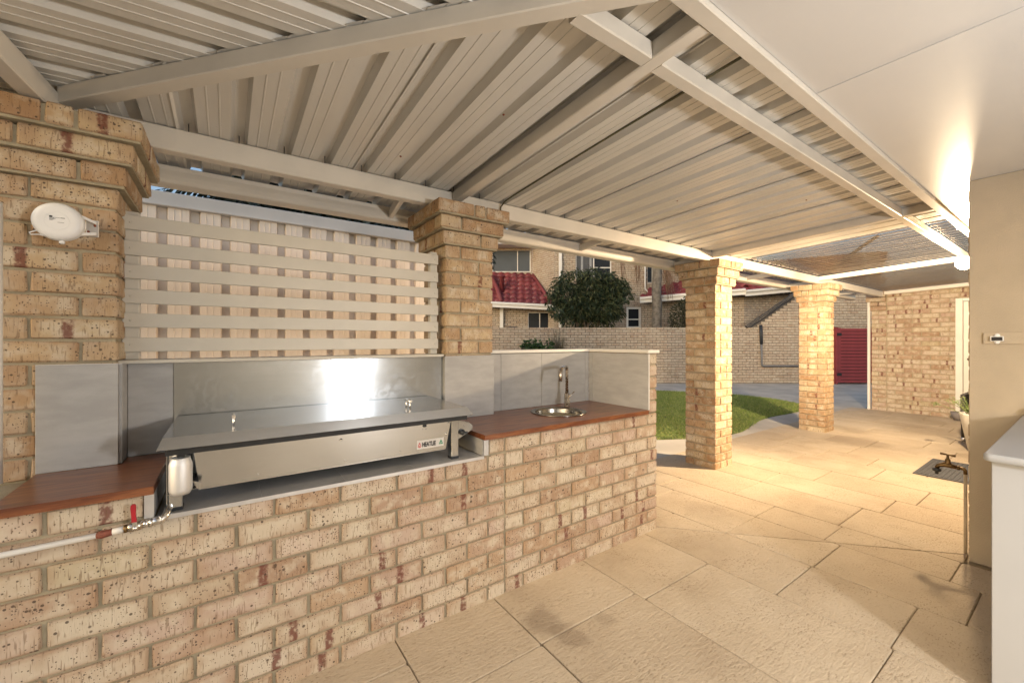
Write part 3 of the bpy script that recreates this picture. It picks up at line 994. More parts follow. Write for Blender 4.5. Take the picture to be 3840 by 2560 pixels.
# main beam on the pillars, in lengths between pillars
for a, b in ((-1.0, 1.27), (1.272, 4.345), (4.347, 7.36), (7.362, 10.30)):
    MB().beam((a, 2.405, 2.1885), (b, 2.405, 2.1885), 0.066, 0.104, 0.005).build('beam', 'steel_paint', roof)
for x in (1.215, 4.285, 7.20, 10.385):
    MB().beam((x, 2.369, zrb(2.369)), (x, 0.7015, zrb(0.7015)), 0.056, 0.062, 0.004).build('rafter', 'steel_paint', roof)
h0, h1 = (hipx(2.262), 2.262), (hipx(0.7015), 0.7015)
MB().beam((h0[0], h0[1], zrb(2.262)), (h1[0], h1[1], zrb(0.7015)), 0.060, 0.062, 0.004).build('hip_rafter', 'steel_paint', roof)
PYL = 0.895
xs = [hipx(PYL) + 0.045, 1.215 - .0285, 1.215 + .0285, 4.285 - .0285, 4.285 + .0285, 7.20 - .0285, 7.20 + .0285, 10.385 - .0285]
for i in range(0, 8, 2):
    MB().beam((xs[i], PYL, zrb(PYL) + .001), (xs[i + 1], PYL, zrb(PYL) + .001), 0.052, 0.060, 0.004).build('purlin', 'steel_paint', roof)
# west edge beam leaving the left pillar
MB().beam((-0.545, 2.30, 2.1885), (-0.72, 0.70, 2.2085), 0.062, 0.085, 0.005).build('edge_beam', 'steel_paint', roof)
# fascia channel against the house eave
MB().beam((-1.2, 0.673, 2.300), (10.44, 0.673, 2.300), 0.053, 0.115, 0.004).build('fascia', 'steel_paint', roof)
# outriggers to the gutter
for x in (0.9, 2.70, 4.20, 5.9, 7.27, 9.2):
    MB().beam((x - 0.02, 2.4385, 2.196), (x + .03, 2.797, 2.186), 0.030, 0.055, 0.003).build('outrigger', 'steel_paint', roof)
# gutter
def gutter(a, b, lap=0.0):
    P = [(2.800, 2.262), (2.803, 2.240), (2.800, 2.215), (2.801, 2.190), (2.808, 2.175), (2.822, 2.169), (2.900, 2.169), (2.912, 2.180), (2.915, 2.235), (2.925, 2.250)]
    I = [(y + (0.004 if y < 2.85 else -0.004), z + (0.004 if 2.82 <= y <= 2.905 else 0.002)) for y, z in P]
    loop = P + I[::-1]
    m = MB()
    m.prism([(a, y - lap, z - lap) for y, z in loop], (b - a, 0, 0))
    m.build('gutter_section', 'steel_paint', roof)
gutter(-1.0, 2.826, 0.002)
gutter(2.80, 6.05)
gutter(6.03, 10.33, 0.002)
# sheets
RP, RPH = 0.1902, -0.141
def rib_profile(x0, n):
    pts = []
    for i in range(n):
        c = x0 + RP * i
        pts += [(c - .034, 0), (c - .021, .036), (c + .021, .036), (c + .034, 0), (c + .070, 0), (c + .0715, -.0022), (c + .0755, -.0022), (c + .077, 0), (c + .113, 0), (c + .1145, -.0022), (c + .1185, -.0022), (c + .120, 0)]
    pts.append((x0 + RP * n - .034, 0))
    return pts
YE = 2.905
n_lap = 0
x = RPH - 4 * RP
while x < 4.9:
    n = 4
    if x + n * RP > 4.96:
        n = int(round((4.93 - x) / RP))
        if n < 1:
            break
    pts = rib_profile(x, n)
    pts = [(pts[0][0] - .010, -0.007)] + pts
    vs, ok = [], []
    lift = 0.0
    for (px_, h) in pts:
        yu = max(0.70, hipy(px_) - 0.05)
        yl = YE
        ok.append(yu < yl - 0.01)
        yu = min(yu, yl - .005)
        vs += [(px_, yl, zs(yl) + h + lift), (px_, yu, zs(yu) + h + lift)]
    m = MB()
    m.add(vs, [(2 * i, 2 * i + 1, 2 * i + 3, 2 * i + 2) for i in range(len(pts) - 1) if ok[i] or ok[i + 1]])
    if m.f:
        m.build('roof_sheet', 'sheet', roof)
    x += RP * n
    n_lap += 1
XPOLY = x - .034
# sheets west of the hip, ribs along X
y = 2.86 - 4 * RP
while y > 0.0:
    pts = rib_profile(y, 4)
    pts = [(p, h) for p, h in pts if p > 0.70]
    if len(pts) > 1:
        vs = []
        for (py_, h) in pts:
            xh = hipx(py_) + 0.02
            xw = min(-1.05, xh - .05)
            vs += [(xw, py_, zw(xw) + h), (xh, py_, zw(xh) + h)]
        m = MB()
        m.add(vs, [(2 * i, 2 * i + 1, 2 * i + 3, 2 * i + 2) for i in range(len(pts) - 1)])
        m.build('roof_sheet', 'sheet', roof)
    y -= RP * 4
m = MB()
m.beam((hipx(3.0), 3.0, zs(3.0) + .036), (hipx(0.70), 0.70, zs(0.70) + .036), 0.30, 0.012, 0.002)
m.build('hip_flashing', 'sheet', roof)
for (xx, yy) in ((0.62, 1.12), (0.33, 1.42), (0.05, 1.72), (-0.12, 2.0), (1.0, 1.5), (2.6, 1.7), (3.4, 1.2), (0.75, 2.1)):
    MB().lathe([(0.0, -.006), (0.004, -.005), (0.006, 0)], (xx, yy, zs(yy) - .0005), 'Z', 7).build('mud_spot', 'rust', roof)
# clear corrugated panels
x = XPOLY
k = 0
while x < 10.38:
    w = min(0.76, 10.42 - x)
    m = MB()
    ns = int(w / 0.0095)
    vs = []
    for i in range(ns + 1):
        xx = x + w * i / ns
        h = 0.018 + 0.016 * max(-1, min(1, 1.5 * sin(2 * pi * (xx - x) / 0.127))) + 0.0015 * (k % 2)
        for yy in (YE, 2.37, 1.6, 0.70):
            vs.append((xx, yy, zs(yy) + h))
    m.add(vs, [(4 * i + j, 4 * i + j + 1, 4 * i + j + 5, 4 * i + j + 4) for i in range(ns) for j in range(3)], True)
    m.build('clear_panel', 'poly', roof)
    x += w
    k += 1
# roofing screws seen from below along the beam
for i in range(26):
    xx = RPH + RP * i
    if xx < 4.8:
        MB().lathe([(0.0022, -0.012), (0.0022, 0.024)], (xx, 2.362, zs(2.362)), 'Z', 6).build('screw', 'dark', roof)

# ------------------------------------------------------------------ house: soffit, walls, back wall with door
HX, HY = 3.745, 0.464
house = thing('house', 'beige rendered house with brick rear walls, white eave lining and door', 'house', (6.0, 0.0, 0))
sj = [-1.5, -0.44, 1.925, 4.29, 6.66, 9.02, 10.6]
for a, b in zip(sj[:-1], sj[1:]):
    MB().box((a + .0015, -2.6, 2.320), (b - .0015, 0.6455, 2.326), 0.0008).build('soffit_board', 'soffit', house)
    MB().box((b - .004, -2.6, 2.3172), (b + .004, 0.6445, 2.3195)).build('joint_strip', 'soffit', house)
MB().box((-1.5, -2.6, 2.330), (10.6, 0.645, 2.46)).build('sky_block_slab', 'white_paint', house)  # plain unseen slab added to keep sky light from leaking in above the soffit
MB().box((HX, -2.6, -0.02), (HX + 0.014, HY - .004, 2.319), 0.002).build('rendered_wall', 'render', house)
MB().box((HX + .0145, -2.6, -0.02), (HX + .11, HY - .004, 2.319)).build('wall_core', 'mortar', house)
MB().box((-1.5, -2.75, -0.02), (HX + .11, -2.61, 2.319), 0.002).build('rendered_wall', 'render', house)
MB().box((HX + .012, HY - .115, -0.02), (10.45, HY - .006, 2.319)).build('wall_core', 'mortar', house)
st = MB()
for k in range(-1, 26):
    zl, zh = (zc(k) + .005, zc(k) + CRS - .005) if k >= 0 else (-0.012, zc(0) - .005)
    x = HX + .010
    first = True
    while x < 10.40:
        L = 0.23 if not (first and k % 2) else 0.11
        L = min(L, 10.44 - x)
        if L > .04:
            if x < HX + 0.9:
                brick(house, (x + L / 2, HY - .050, (zl + zh) / 2), L, 0.10, zh - zl, 0)
            else:
                st.box((x, HY - .1, zl), (x + L, HY, zh), 0.004)
        x += L + .01
        first = False
o = st.build('brick_mass', 'brick_far', house)
o['kind'] = 'stuff'
# back wall, facing the camera
WX = 10.45
DY0, DY1, DZ = 0.56, 1.355, 2.03
MB().box((WX + .007, 1.42, -0.02), (WX + .24, 2.574, 2.40)).build('wall_core', 'mortar', house)
MB().box((WX + .0075, HY, 2.08), (WX + .239, 1.42, 2.40)).build('wall_core', 'mortar', house)
for k in range(-1, 27):
    zl, zh = (zc(k) + .005, zc(k) + CRS - .005) if k >= 0 else (-0.012, zc(0) - .005)
    z = (zl + zh) / 2
    lowest = 1.447 if z < 2.10 else HY + .01
    e = 0.0
    if k == 22: e = 0.025
    if k == 23: e = 0.05
    if k >= 24: e = 0.075
    # corner pier part 2.354..2.58
    segs = [(2.359 + .0, 2.58 + e)]
    if k % 2:
        segs = [(2.359, 2.47), (2.48, 2.58 + e)]
    for a, b in segs:
        brick(house, (WX + .05 - e * .5, (a + b) / 2, z), b - a, 0.10 + e, zh - zl, pi / 2)
    yy = 2.349
    first = True
    while yy > lowest + .03:
        L = 0.23 if not (first and k % 2) else 0.11
        a = max(lowest, yy - L)
        if yy - a > .035:
            brick(house, (WX + .052, (a + yy) / 2, z), yy - a, 0.10, zh - zl, pi / 2)
        yy = a - .01
        first = False
door = MB().box((WX + .035, DY0, 0.012), (WX + .075, DY1 - .0, DZ), 0.003).build('door', 'white_paint', house)
door['label'] = 'plain white back door'
MB().box((WX - .012, DY1 + .004, -0.005), (WX + .10, 1.445, 2.085), 0.004).build('door_frame', 'white_paint', house)
MB().box((WX - .0115, HY + .02, DZ + .006), (WX + .099, DY1 + .003, 2.0845), 0.004).build('door_frame', 'white_paint', house)
m = MB()
m.lathe([(0.027, 0), (0.027, -.008), (0.012, -.010), (0.010, -.045)], (WX + .034, DY1 - .07, 1.03), 'X', 14)
m.tube([(WX - .008, DY1 - .07, 1.03), (WX - .012, DY1 - .10, 1.03), (WX - .012, DY1 - .19, 1.028)], 0.009, 8)
m.build('handle', 'chrome', door)
m = MB()
m.box((WX - .052, 2.592, 0.0), (WX + .005, 2.634, 2.13), 0.006)
m.build('downpipe', 'white_paint', house)
# timber batten with catch on the rendered wall
bat = MB().box((HX - .014, -0.70, 1.322), (HX - .0005, 0.402, 1.390), 0.0015).build('batten', 'render', house)
bat['label'] = 'painted batten with a black magnetic catch'
m = MB().box((HX - .030, 0.3215, 1.338), (HX - .0145, 0.374, 1.367), 0.002)
m.build('catch_body', 'white_plastic', bat)
MB().box((HX - .0335, 0.3255, 1.3415), (HX - .0302, 0.3675, 1.3625)).build('catch_magnet', 'black', bat)
for zz in (1.371, 1.334):
    MB().lathe([(0.012, 0), (0.012, -.004), (0.004, -.0045), (0.0, -.0045)], (HX - .0145, 0.347, zz), 'X', 14).build('catch_lug', 'white_plastic', bat)

# ------------------------------------------------------------------ lamps
LX, LY, LZ = 5.60, 0.717, 2.063
lamp = thing('wall_lamp', 'lit round globe wall lamp beyond the rendered corner', 'lamp', (LX, HY, LZ))
MB().lathe([(0.05, 0.001), (0.05, 0.02), (0.03, 0.03)], (LX, HY, LZ), 'Y', 20).build('wall_plate', 'white_plastic', lamp)
MB().tube([(LX, HY + .02, LZ), (LX, HY + .12, LZ + .01), (LX, LY - .055, LZ)], 0.012, 8).build('arm', 'white_plastic', lamp)
m = MB()
m.lathe([(0.0, -.062)] + [(0.062 * sin(a), -0.062 * cos(a)) for a in [pi * i / 12 for i in range(1, 12)]] + [(0.0, .062)], (LX, LY, LZ), 'Y', 20)
gl = m.build('globe', 'bulb', lamp)
gl.visible_shadow = True
def lamp_light(name, typ, watt, col, parent, loc, size, aim=None, cone=None, blend=1.0):
    d_ = bpy.data.lights.new(name, typ)
    d_.energy = watt
    d_.color = col
    d_.shadow_soft_size = size
    if typ == 'SPOT':
        d_.spot_size = cone
        d_.spot_blend = blend
    o_ = bpy.data.objects.new(name, d_)
    COL.objects.link(o_)
    o_.parent = parent
    o_.location = loc
    if aim is not None:
        o_.rotation_euler = Vector(aim).to_track_quat('-Z', 'Y').to_euler()
    return o_
WARM = (1.0, 0.755, 0.48)
lamp_light('lamp_glow', 'POINT', LAMP_W * 0.10, WARM, lamp, (0, LY - HY + 0.005, 0), 0.065)
lamp_light('lamp_spread', 'SPOT', LAMP_W * 0.31, WARM, lamp, (0, LY - HY + 0.005, 0), 0.065, (-0.15, 0.72, -0.68), radians(152), 0.6)
lamp_light('lamp_beam', 'SPOT', LAMP_W * 1.0, WARM, lamp, (0, LY - HY + 0.005, 0), 0.065, (-1.25, 1.60, -0.90), radians(84), 1.0)
lamp_light('lamp_beam', 'SPOT', LAMP_W * 1.2, WARM, lamp, (0, LY - HY + 0.005, 0), 0.065, (4.6, 1.5, -0.75), radians(96), 1.0)
gl.visible_shadow = False

CX, CY, CZ = 1.40, -1.30, 1.42  # unseen source inferred from shadows; pendant fitting invented, lowered to brighten the roof
added_lamp = thing('added_rear_lamp', 'added unseen lamp behind the viewer, shaped as a pendant globe under the eave', 'lamp', (CX, CY, 2.32))
MB().lathe([(0.045, -0.001), (0.045, -.018), (0.01, -.024)], (CX, CY, 2.3195), 'Z', 18).build('added_lamp_rose', 'white_plastic', added_lamp)
MB().tube([(CX, CY, 2.30), (CX, CY, CZ + .085)], 0.004, 6).build('added_lamp_cord', 'white_plastic', added_lamp)
m = MB()
m.lathe([(0.0, -.09)] + [(0.09 * sin(a), -0.09 * cos(a)) for a in [pi * i / 12 for i in range(1, 12)]] + [(0.0, .09)], (CX, CY, CZ), 'Z', 22)
gl2 = m.build('globe', 'added_lamp', added_lamp)  # globe of the added unseen lamp
gl2.visible_shadow = False
lamp_light('added_rear_light', 'POINT', ADDED_LAMP_W, (1.0, 0.985, 0.965), added_lamp, (0, 0, CZ - 2.32), 0.09)

# ------------------------------------------------------------------ barbecue
bbq = thing('barbecue', 'wide flat stainless steel gas barbecue on the tiled sill', 'barbecue', (0.39, 2.05, 0.748))
B0, B1, BY0, BY1 = -0.176, 0.975, 1.787, 2.290
zt_, zl_ = 1.013, 0.976
m = MB()
m.add([(B0, BY0, zt_), (B1, BY0, zt_), (B1 + .018, BY1, zt_ - .001), (B0, BY1, zt_ - .001),
       (B0 - .014, BY0 - .020, zl_), (B1 + .022, BY0 - .020, zl_), (B1 + .036, BY1 + .004, zl_), (B0 - .014, BY1 + .004, zl_),
       (B0 - .008, BY0 - .012, zl_ - .004), (B1 + .016, BY0 - .012, zl_ - .004), (B1 + .03, BY1, zl_ - .004), (B0 - .008, BY1, zl_ - .004)],
      [(0, 1, 2, 3), (4, 5, 1, 0), (5, 6, 2, 1), (6, 7, 3, 2), (7, 4, 0, 3), (8, 9, 5, 4), (9, 10, 6, 5), (10, 11, 7, 6), (11, 8, 4, 7), (11, 10, 9, 8)])
lid = m.build('lid', 'steel', bbq)
def lid_handle(x, y, ang):
    m = MB()
    d = Vector((cos(ang), sin(ang), 0)) * 0.028
    c = Vector((x, y, zt_))
    for sgn in (-1, 1):
        p = c + d * sgn * .8
        m.tube([tuple(p + Vector((0, 0, -.002))), tuple(p + Vector((0, 0, .034)))], 0.0042, 8)
    m.tube([tuple(c - d * 1.35 + Vector((0, 0, .036))), tuple(c + d * 1.35 + Vector((0, 0, .036)))], 0.0062, 10)
    m.build('handle', 'chrome', lid)
lid_handle(0.022, 1.925, radians(91))
lid_handle(0.725, 1.925, radians(91))
MB().box((B0 + .006, BY0 + .008, 0.950), (B1 + .004, BY1 - .02, 0.9715)).build('hood_rim', 'black', bbq)  # black strip between the lid lip and the body
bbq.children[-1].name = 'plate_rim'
body = MB()
body.add([(-0.098, 1.848, 0.951), (0.918, 1.848, 0.951), (0.893, 1.857, 0.808), (-0.080, 1.857, 0.808), (-0.098, 2.26, 0.951), (0.918, 2.26, 0.951), (0.893, 2.25, 0.808), (-0.080, 2.25, 0.808)],
         [(3, 2, 1, 0), (4, 5, 6, 7), (0, 1, 5, 4), (2, 3, 7, 6), (1, 2, 6, 5), (3, 0, 4, 7)])
bd = body.build('body', 'steel', bbq)
MB().box((-0.083, 1.8575, 0.8025), (0.891, 1.875, 0.8075)).build('bottom_flange', 'steel', bd)
def leg(x, y, side=0):
    L = MB().box((x - .020, y - .020, 0.757), (x + .020, y + .020, 0.951), 0.003).build('leg', 'steel', bbq)
    MB().box((x - .0212, y - .0212, 0.7485), (x + .0212, y + .0212, 0.762), 0.002).build('foot', 'dark', L)
leg(-0.146, 1.855)
leg(0.940, 1.869)
leg(-0.146, 2.235)
leg(0.940, 2.235)
def stud(x, z, r, par, y=1.852):
    yy = 1.848 + (0.951 - z) / 0.129 * .008
    MB().lathe([(r, .001), (r * .9, -.003), (r * .5, -.0052), (0.0, -.006)], (x, yy, z), 'Y', 12).build('bolt', 'chrome', par)
stud(0.400, 0.918, 0.0065, bd)
stud(0.905, 0.932, 0.0055, bd)
stud(0.892, 0.878, 0.0055, bd)
for xx in (0.10, 0.42, 0.66):
    stud(xx, 0.8245, 0.0035, bd)
stud(0.768, 0.918, 0.0018, bd)
stud(0.785, 0.917, 0.0018, bd)
m = MB()
P = []
for i in range(20):
    a = 2 * pi * i / 20
    P.append((0.778 + (0.0045 if cos(a) > 0 else -0.0045) + 0.0052 * cos(a), 1.8475, 0.9325 + 0.0058 * sin(a)))
m.prism(P, (0, -.0012, 0))
m.build('slot', 'black', bd)
# right control bracket with tap knob
m = MB()
Q = [(0.9605, 0.936), (1.022, 0.920), (1.046, 0.902), (1.046, 0.880), (0.9605, 0.838)]
m.prism([(x, 1.864, z) for x, z in Q], (0, 0.0025, 0))
m.prism([(1.046, 1.864, 0.880), (1.046, 1.864, 0.902), (1.049, 1.90, 0.902), (1.049, 1.90, 0.880)], (0.002, 0, 0))
m.prism([(1.022, 1.864, 0.920), (1.046, 1.864, 0.902), (1.046, 1.895, 0.902), (1.022, 1.895, 0.920)], (0, 0, 0.002))
br = m.build('control_bracket', 'steel', bbq)
m = MB()
m.lathe([(0.015, 0), (0.015, -.010), (0.009, -.013), (0.008, -.022), (0.0, -.023)], (0.985, 1.8635, 0.8745), 'Y', 14)
m.box((0.982, 1.836, 0.869), (1.006, 1.8425, 0.880), 0.002)
m.build('knob', 'dark', br)
MB().lathe([(0.004, 0), (0.003, -.003), (0, -.004)], (1.000, 1.8635, 0.9045), 'Y', 8).build('bolt', 'chrome', br)
# left end plate and drip bracket
m = MB()
m.box((-0.1700, 1.832, 0.757), (-0.1672, 1.90, 0.945))
m.add([(-0.1672, 1.815, 0.8120), (-0.085, 1.815, 0.8200), (-0.085, 1.850, 0.8200), (-0.1672, 1.850, 0.8120), (-0.1672, 1.815, 0.8140), (-0.085, 1.815, 0.8220), (-0.085, 1.850, 0.8220), (-0.1672, 1.850, 0.8140)],
      [(0, 3, 2, 1), (4, 5, 6, 7), (0, 1, 5, 4), (1, 2, 6, 5), (2, 3, 7, 6), (3, 0, 4, 7)])
m.prism([(-0.085, 1.815, 0.8205), (-0.078, 1.815, 0.8170), (-0.074, 1.815, 0.8390), (-0.098, 1.815, 0.8480)], (0, 0.002, 0))
m.build('drip_bracket', 'steel', bbq)
MB().box((-0.140, 1.800, 0.940), (-0.118, 1.820, 0.9695), 0.002).build('drip_spout', 'black', bbq)
# badge
badge = thing('badge', 'silver sticker', None, (0.80, 1.853, 0.842))
badge.parent = bbq
badge.location = Vector((0.80, 1.853, 0.842)) - wloc(bbq)
del badge['label']
badge.name = 'badge'
def by(z):
    return 1.848 + (0.951 - z) / 0.129 * .008
def flat(pts, y_off, mat, name, par, th=0.0004):
    m = MB()
    m.prism([(x, by(z) - y_off, z) for x, z in pts], (0, th, 0))
    return m.build(name, mat, par)
flat([(0.742, 0.8225), (0.880, 0.8225), (0.880, 0.8640), (0.742, 0.8640)], 0.0006, 'sticker', 'sticker', badge)
def arc_flame(cx, cz, s):
    P = []
    for i in range(24):
        t = i / 24 * 2 * pi
        rx = 0.5 * (1 - 0.55 * max(0, sin(t)) ** 1.2)
        P.append((cx + s * rx * cos(t), cz + s * (0.5 * sin(t) if sin(t) < 0 else 1.05 * sin(t) ** 1.4)))
    return P
flat(arc_flame(0.7545, 0.8375, 0.0165), 0.0012, 'letter_red', 'flame_mark', badge)
flat(arc_flame(0.7548, 0.8365, 0.0105), 0.0018, 'sticker', 'flame_mark', badge)
flat(arc_flame(0.7548, 0.8350, 0.0060), 0.0024, 'letter_red', 'flame_mark', badge)
fc = bpy.data.curves.new('lettering', 'FONT')
fc.body = 'HEATLIE'
fc.size = 0.0268
fc.offset = 0.0011
fc.extrude = 0.0002
fc.align_x = 'LEFT'
fo = bpy.data.objects.new('lettering', fc)
COL.objects.link(fo)
bpy.context.view_layer.update()
lme = bpy.data.meshes.new_from_object(fo.evaluated_get(bpy.context.evaluated_depsgraph_get()))
bpy.data.objects.remove(fo)
lme.materials.clear()
lme.materials.append(MAT['letter_black'])
fo = bpy.data.objects.new('lettering', lme)
COL.objects.link(fo)
fo.parent = badge
fo.rotation_euler = (pi / 2 - radians(-3.5), 0, 0)
fo.scale = (0.71, 1.12, 1)
fo.location = Vector((0.7665, by(0.832) - 0.0016, 0.8325)) - wloc(badge)
flat([(0.8535, 0.8330), (0.8765, 0.8330), (0.8650, 0.8565)], 0.0012, 'letter_green', 'triangle_mark', badge)
flat([(0.8585, 0.8350), (0.8630, 0.8385), (0.8670, 0.8400), (0.8705, 0.8370), (0.8695, 0.8395), (0.8660, 0.8445), (0.8640, 0.8415), (0.8600, 0.8385)], 0.0018, 'sticker', 'triangle_mark', badge)

# drink can hung under the fat spout
can = thing('drink_can', 'bare silver aluminium can catching drips at the barbecue corner', 'can', (-0.129, 1.797, 0.815))
m = MB()
m.lathe([(0.022, .001), (0.026, 0.0), (0.0315, .010), (0.0325, .016), (0.0325, .100), (0.0312, .106), (0.0265, .119), (0.0255, .121), (0.0268, .1225), (0.0262, .1245), (0.0250, .1235), (0.0245, .115), (0.0, .115)], (-0.129, 1.797, 0.8165), 'Z', 28)
m.build('body', 'can', can)

# ------------------------------------------------------------------ gas pipe and valve along the bench
gas = thing('gas_pipe', 'white painted gas pipe with fittings under the timber top', 'pipe', (-0.35, 1.79, 0.73))
MB().tube([(-0.78, 1.792, 0.7215), (-0.327, 1.792, 0.7305)], 0.0085, 12).build('pipe', 'white_paint', gas)
MB().tube([(-0.333, 1.792, 0.7304), (-0.322, 1.7905, 0.731), (-0.297, 1.7905, 0.7325)], 0.011, 12, radii=[0.0088, 0.0125, 0.0095]).build('sleeve', 'rust', gas)
MB().tube([(-0.297, 1.7905, 0.7325), (-0.268, 1.7905, 0.735)], 0.0105, 8).build('union_nut', 'white_paint', gas)
MB().tube([(-0.270, 1.7905, 0.735), (-0.262, 1.7905, 0.7355)], 0.0140, 6).build('union_nut', 'brass', gas)
MB().tube([(-0.263, 1.7905, 0.7355), (-0.255, 1.7905, 0.736), (-0.235, 1.7905, 0.7375), (-0.222, 1.7905, 0.7385)], 0.0125, 12, radii=[.0115, .0155, .0155, .0115]).build('valve_body', 'nickel', gas)
MB().tube([(-0.223, 1.7905, 0.7385), (-0.2105, 1.7905, 0.7395)], 0.0135, 6).build('union_nut', 'chrome', gas)
MB().tube([(-0.211, 1.7905, 0.7395), (-0.185, 1.7905, 0.7415), (-0.172, 1.795, 0.746), (-0.166, 1.806, 0.755), (-0.164, 1.825, 0.763), (-0.163, 1.86, 0.767)], 0.0125, 12).build('elbow', 'chrome', gas)
MB().tube([(-0.207, 1.7905, 0.7398), (-0.202, 1.7905, 0.7402)], 0.0155, 12).build('collar', 'chrome', gas)
MB().tube([(-0.182, 1.791, 0.7422), (-0.177, 1.793, 0.744)], 0.0150, 12).build('collar', 'chrome', gas)
m = MB()
m.prism([(-0.2475, 1.768, 0.732), (-0.234, 1.768, 0.733), (-0.2365, 1.768, 0.762), (-0.2480, 1.768, 0.762)], (0, 0.003, 0))
m.lathe([(0.0065, 0), (0.006, -.006), (0.0, -.007)], (-0.2405, 1.7685, 0.7385), 'Y', 6)
m.tube([(-0.2405, 1.771, 0.7385), (-0.2405, 1.782, 0.7385)], 0.005, 8)
lev = m.build('lever', 'chrome', gas)
m = MB()
P = [(-0.2362, 0.758), (-0.2488, 0.758), (-0.2500, 0.780), (-0.2520, 0.803), (-0.2515, 0.811), (-0.2480, 0.8155), (-0.2425, 0.8155), (-0.2385, 0.811), (-0.2385, 0.800), (-0.2390, 0.78)]
m.prism([(x, 1.7655, z) for x, z in P], (0, 0.0075, 0))
m.build('grip', 'red', lev)

# ------------------------------------------------------------------ sink and mixer tap
sink = thing('sink', 'round stainless steel inset sink in the timber top', 'sink', (SX, SY, 0.858))
m = MB()
m.lathe([(0.0, -.150), (0.10, -.143), (0.139, -.132), (0.155, -.10), (0.161, -.001), (0.186, 0.0005), (0.189, 0.0040), (0.186, 0.0070), (0.164, 0.0055), (0.158, 0.0015), (0.156, -0.008), (0.150, -.10), (0.135, -.128), (0.10, -.138), (0.03, -.140), (0.028, -.146), (0.0, -.146)], (SX, SY, 0.858), 'Z', 48)
m.build('bowl', 'bowl', sink)
MB().lathe([(0.027, -.1455), (0.027, -.1425), (0.010, -.1415), (0, -.1415)], (SX, SY, 0.858), 'Z', 18).build('drain', 'chrome', sink)
TX, TY = 2.068, 2.258
tap = thing('mixer_tap', 'brushed nickel gooseneck mixer tap behind the sink', 'tap', (TX, TY, 0.858))
MB().lathe([(0.024, 0.0006), (0.024, .006), (0.019, .008), (0.019, .090), (0.016, .093), (0.0, .093)], (TX, TY, 0.858), 'Z', 20).build('body', 'nickel', tap)
sdir = Vector((-0.80, -0.60, 0)).normalized()
c = Vector((TX, TY, 0.858))
pth = [c + Vector((0, 0, .09)), c + Vector((0, 0, .262))]
for a in (20, 45, 70):
    pth.append(c + sdir * (0.032 * (1 - cos(radians(a)))) + Vector((0, 0, .262 + 0.032 * sin(radians(a)))))
reach = 0.230
pth.append(c + sdir * 0.040 + Vector((0, 0, .2945)))
pth.append(c + sdir * (reach - .045) + Vector((0, 0, .2935)))
pth.append(c + sdir * (reach - .018) + Vector((0, 0, .284)))
pth.append(c + sdir * (reach - .004) + Vector((0, 0, .260)))
pth.append(c + sdir * (reach + .008) + Vector((0, 0, .205)))
MB().tube([tuple(p) for p in pth], 0.0115, 14).build('spout', 'nickel', tap)
hp = c + Vector((-0.022, -0.030, .046))
m = MB()
m.tube([tuple(c + Vector((-0.006, -0.010, .046))), tuple(c + Vector((-0.030, -0.042, .046)))], 0.0190, 20)
kn = m.build('mixer_knob', 'nickel', tap)
MB().tube([tuple(c + Vector((-0.022, -0.030, .060))), tuple(c + Vector((0.026, -0.052, .112)))], 0.0042, 8).build('lever', 'nickel', kn)

# ------------------------------------------------------------------ clothesline reel on the left pillar
reel = thing('clothesline_reel', 'white round retractable clothesline reel on the orange pillar', 'reel', (-0.49, 2.20, 1.76))
RXc, RYc, RZc = -0.492, 2.125, 1.762
m = MB()
m.lathe([(0.0, -.0203), (0.030, -.0203), (0.045, -.0200), (0.052, -.0190), (0.062, -.014), (0.066, -.005), (0.0665, .002), (0.064, .0025), (0.064, .006), (0.0665, .0065), (0.066, .015), (0.058, .024), (0.0, .026)], (RXc, RYc, RZc), 'Y', 44)
rb = m.build('drum', 'white_plastic', reel)
MB().tube([(RXc + .031 * cos(2 * pi * i / 32), RYc - .0203, RZc + .031 * sin(2 * pi * i / 32)) for i in range(33)], 0.0007, 5, cap=False).build('moulded_ring', 'white_plastic', rb)
# maker's plate: dark block and unreadable fine print
for x0, z0, w, hgt in ((-0.018, 0.010, .0075, .006),):
    MB().box((RXc + x0, RYc - .0212, RZc + z0), (RXc + x0 + w, RYc - .0204, RZc + z0 + hgt)).build('print_block', 'dark', rb)
for x0, x1, z in ((-.009, .020, .0085), (.010, .0205, .0118), (-.018, -.006, .0055), (-.018, -.003, .003), (-.018, -.007, .0005), (-.018, -.010, -.002), (.002, .018, -.006)):
    MB().box((RXc + x0, RYc - .0211, RZc + z - x0 * .12), (RXc + x1, RYc - .0204, RZc + z + .0011 - x0 * .12)).build('print_line', 'grey_pipe', rb)
m = MB()
for zz in (0.034, -0.036):
    m.prism([(RXc + .030, RYc - .012, RZc + zz + (.012 if zz > 0 else -.010)), (RXc + .088, RYc + .040, RZc + zz * .72), (RXc + .088, RYc + .055, RZc + zz * .72), (RXc + .030, RYc + .016, RZc + zz + (.012 if zz > 0 else -.010))], (0, 0, .010 if zz < 0 else -.010))
m.build('cradle_arm', 'white_plastic', reel)
MB().box((-0.437, 2.192, 1.734), (-0.402, 2.1995, 1.797), 0.001).build('wall_plate', 'alum', reel)
for xx, zz in ((-0.412, 1.783), (-0.412, 1.776), (-0.430, 1.752), (-0.429, 1.744)):
    MB().lathe([(0.0045, 0), (0.0035, -.0022), (0, -.003)], (xx, 2.1918, zz), 'Y', 8).build('screw', 'rust', reel)
MB().tube([(RXc - .050, RYc - .012, RZc - .040), (RXc - .066, RYc - .016, RZc - .050), (RXc - .062, RYc - .018, RZc - .057), (RXc - .044, RYc - .016, RZc - .054), (RXc - .034, RYc - .012, RZc - .056)], 0.0022, 6).build('line_loop', 'white_plastic', reel)
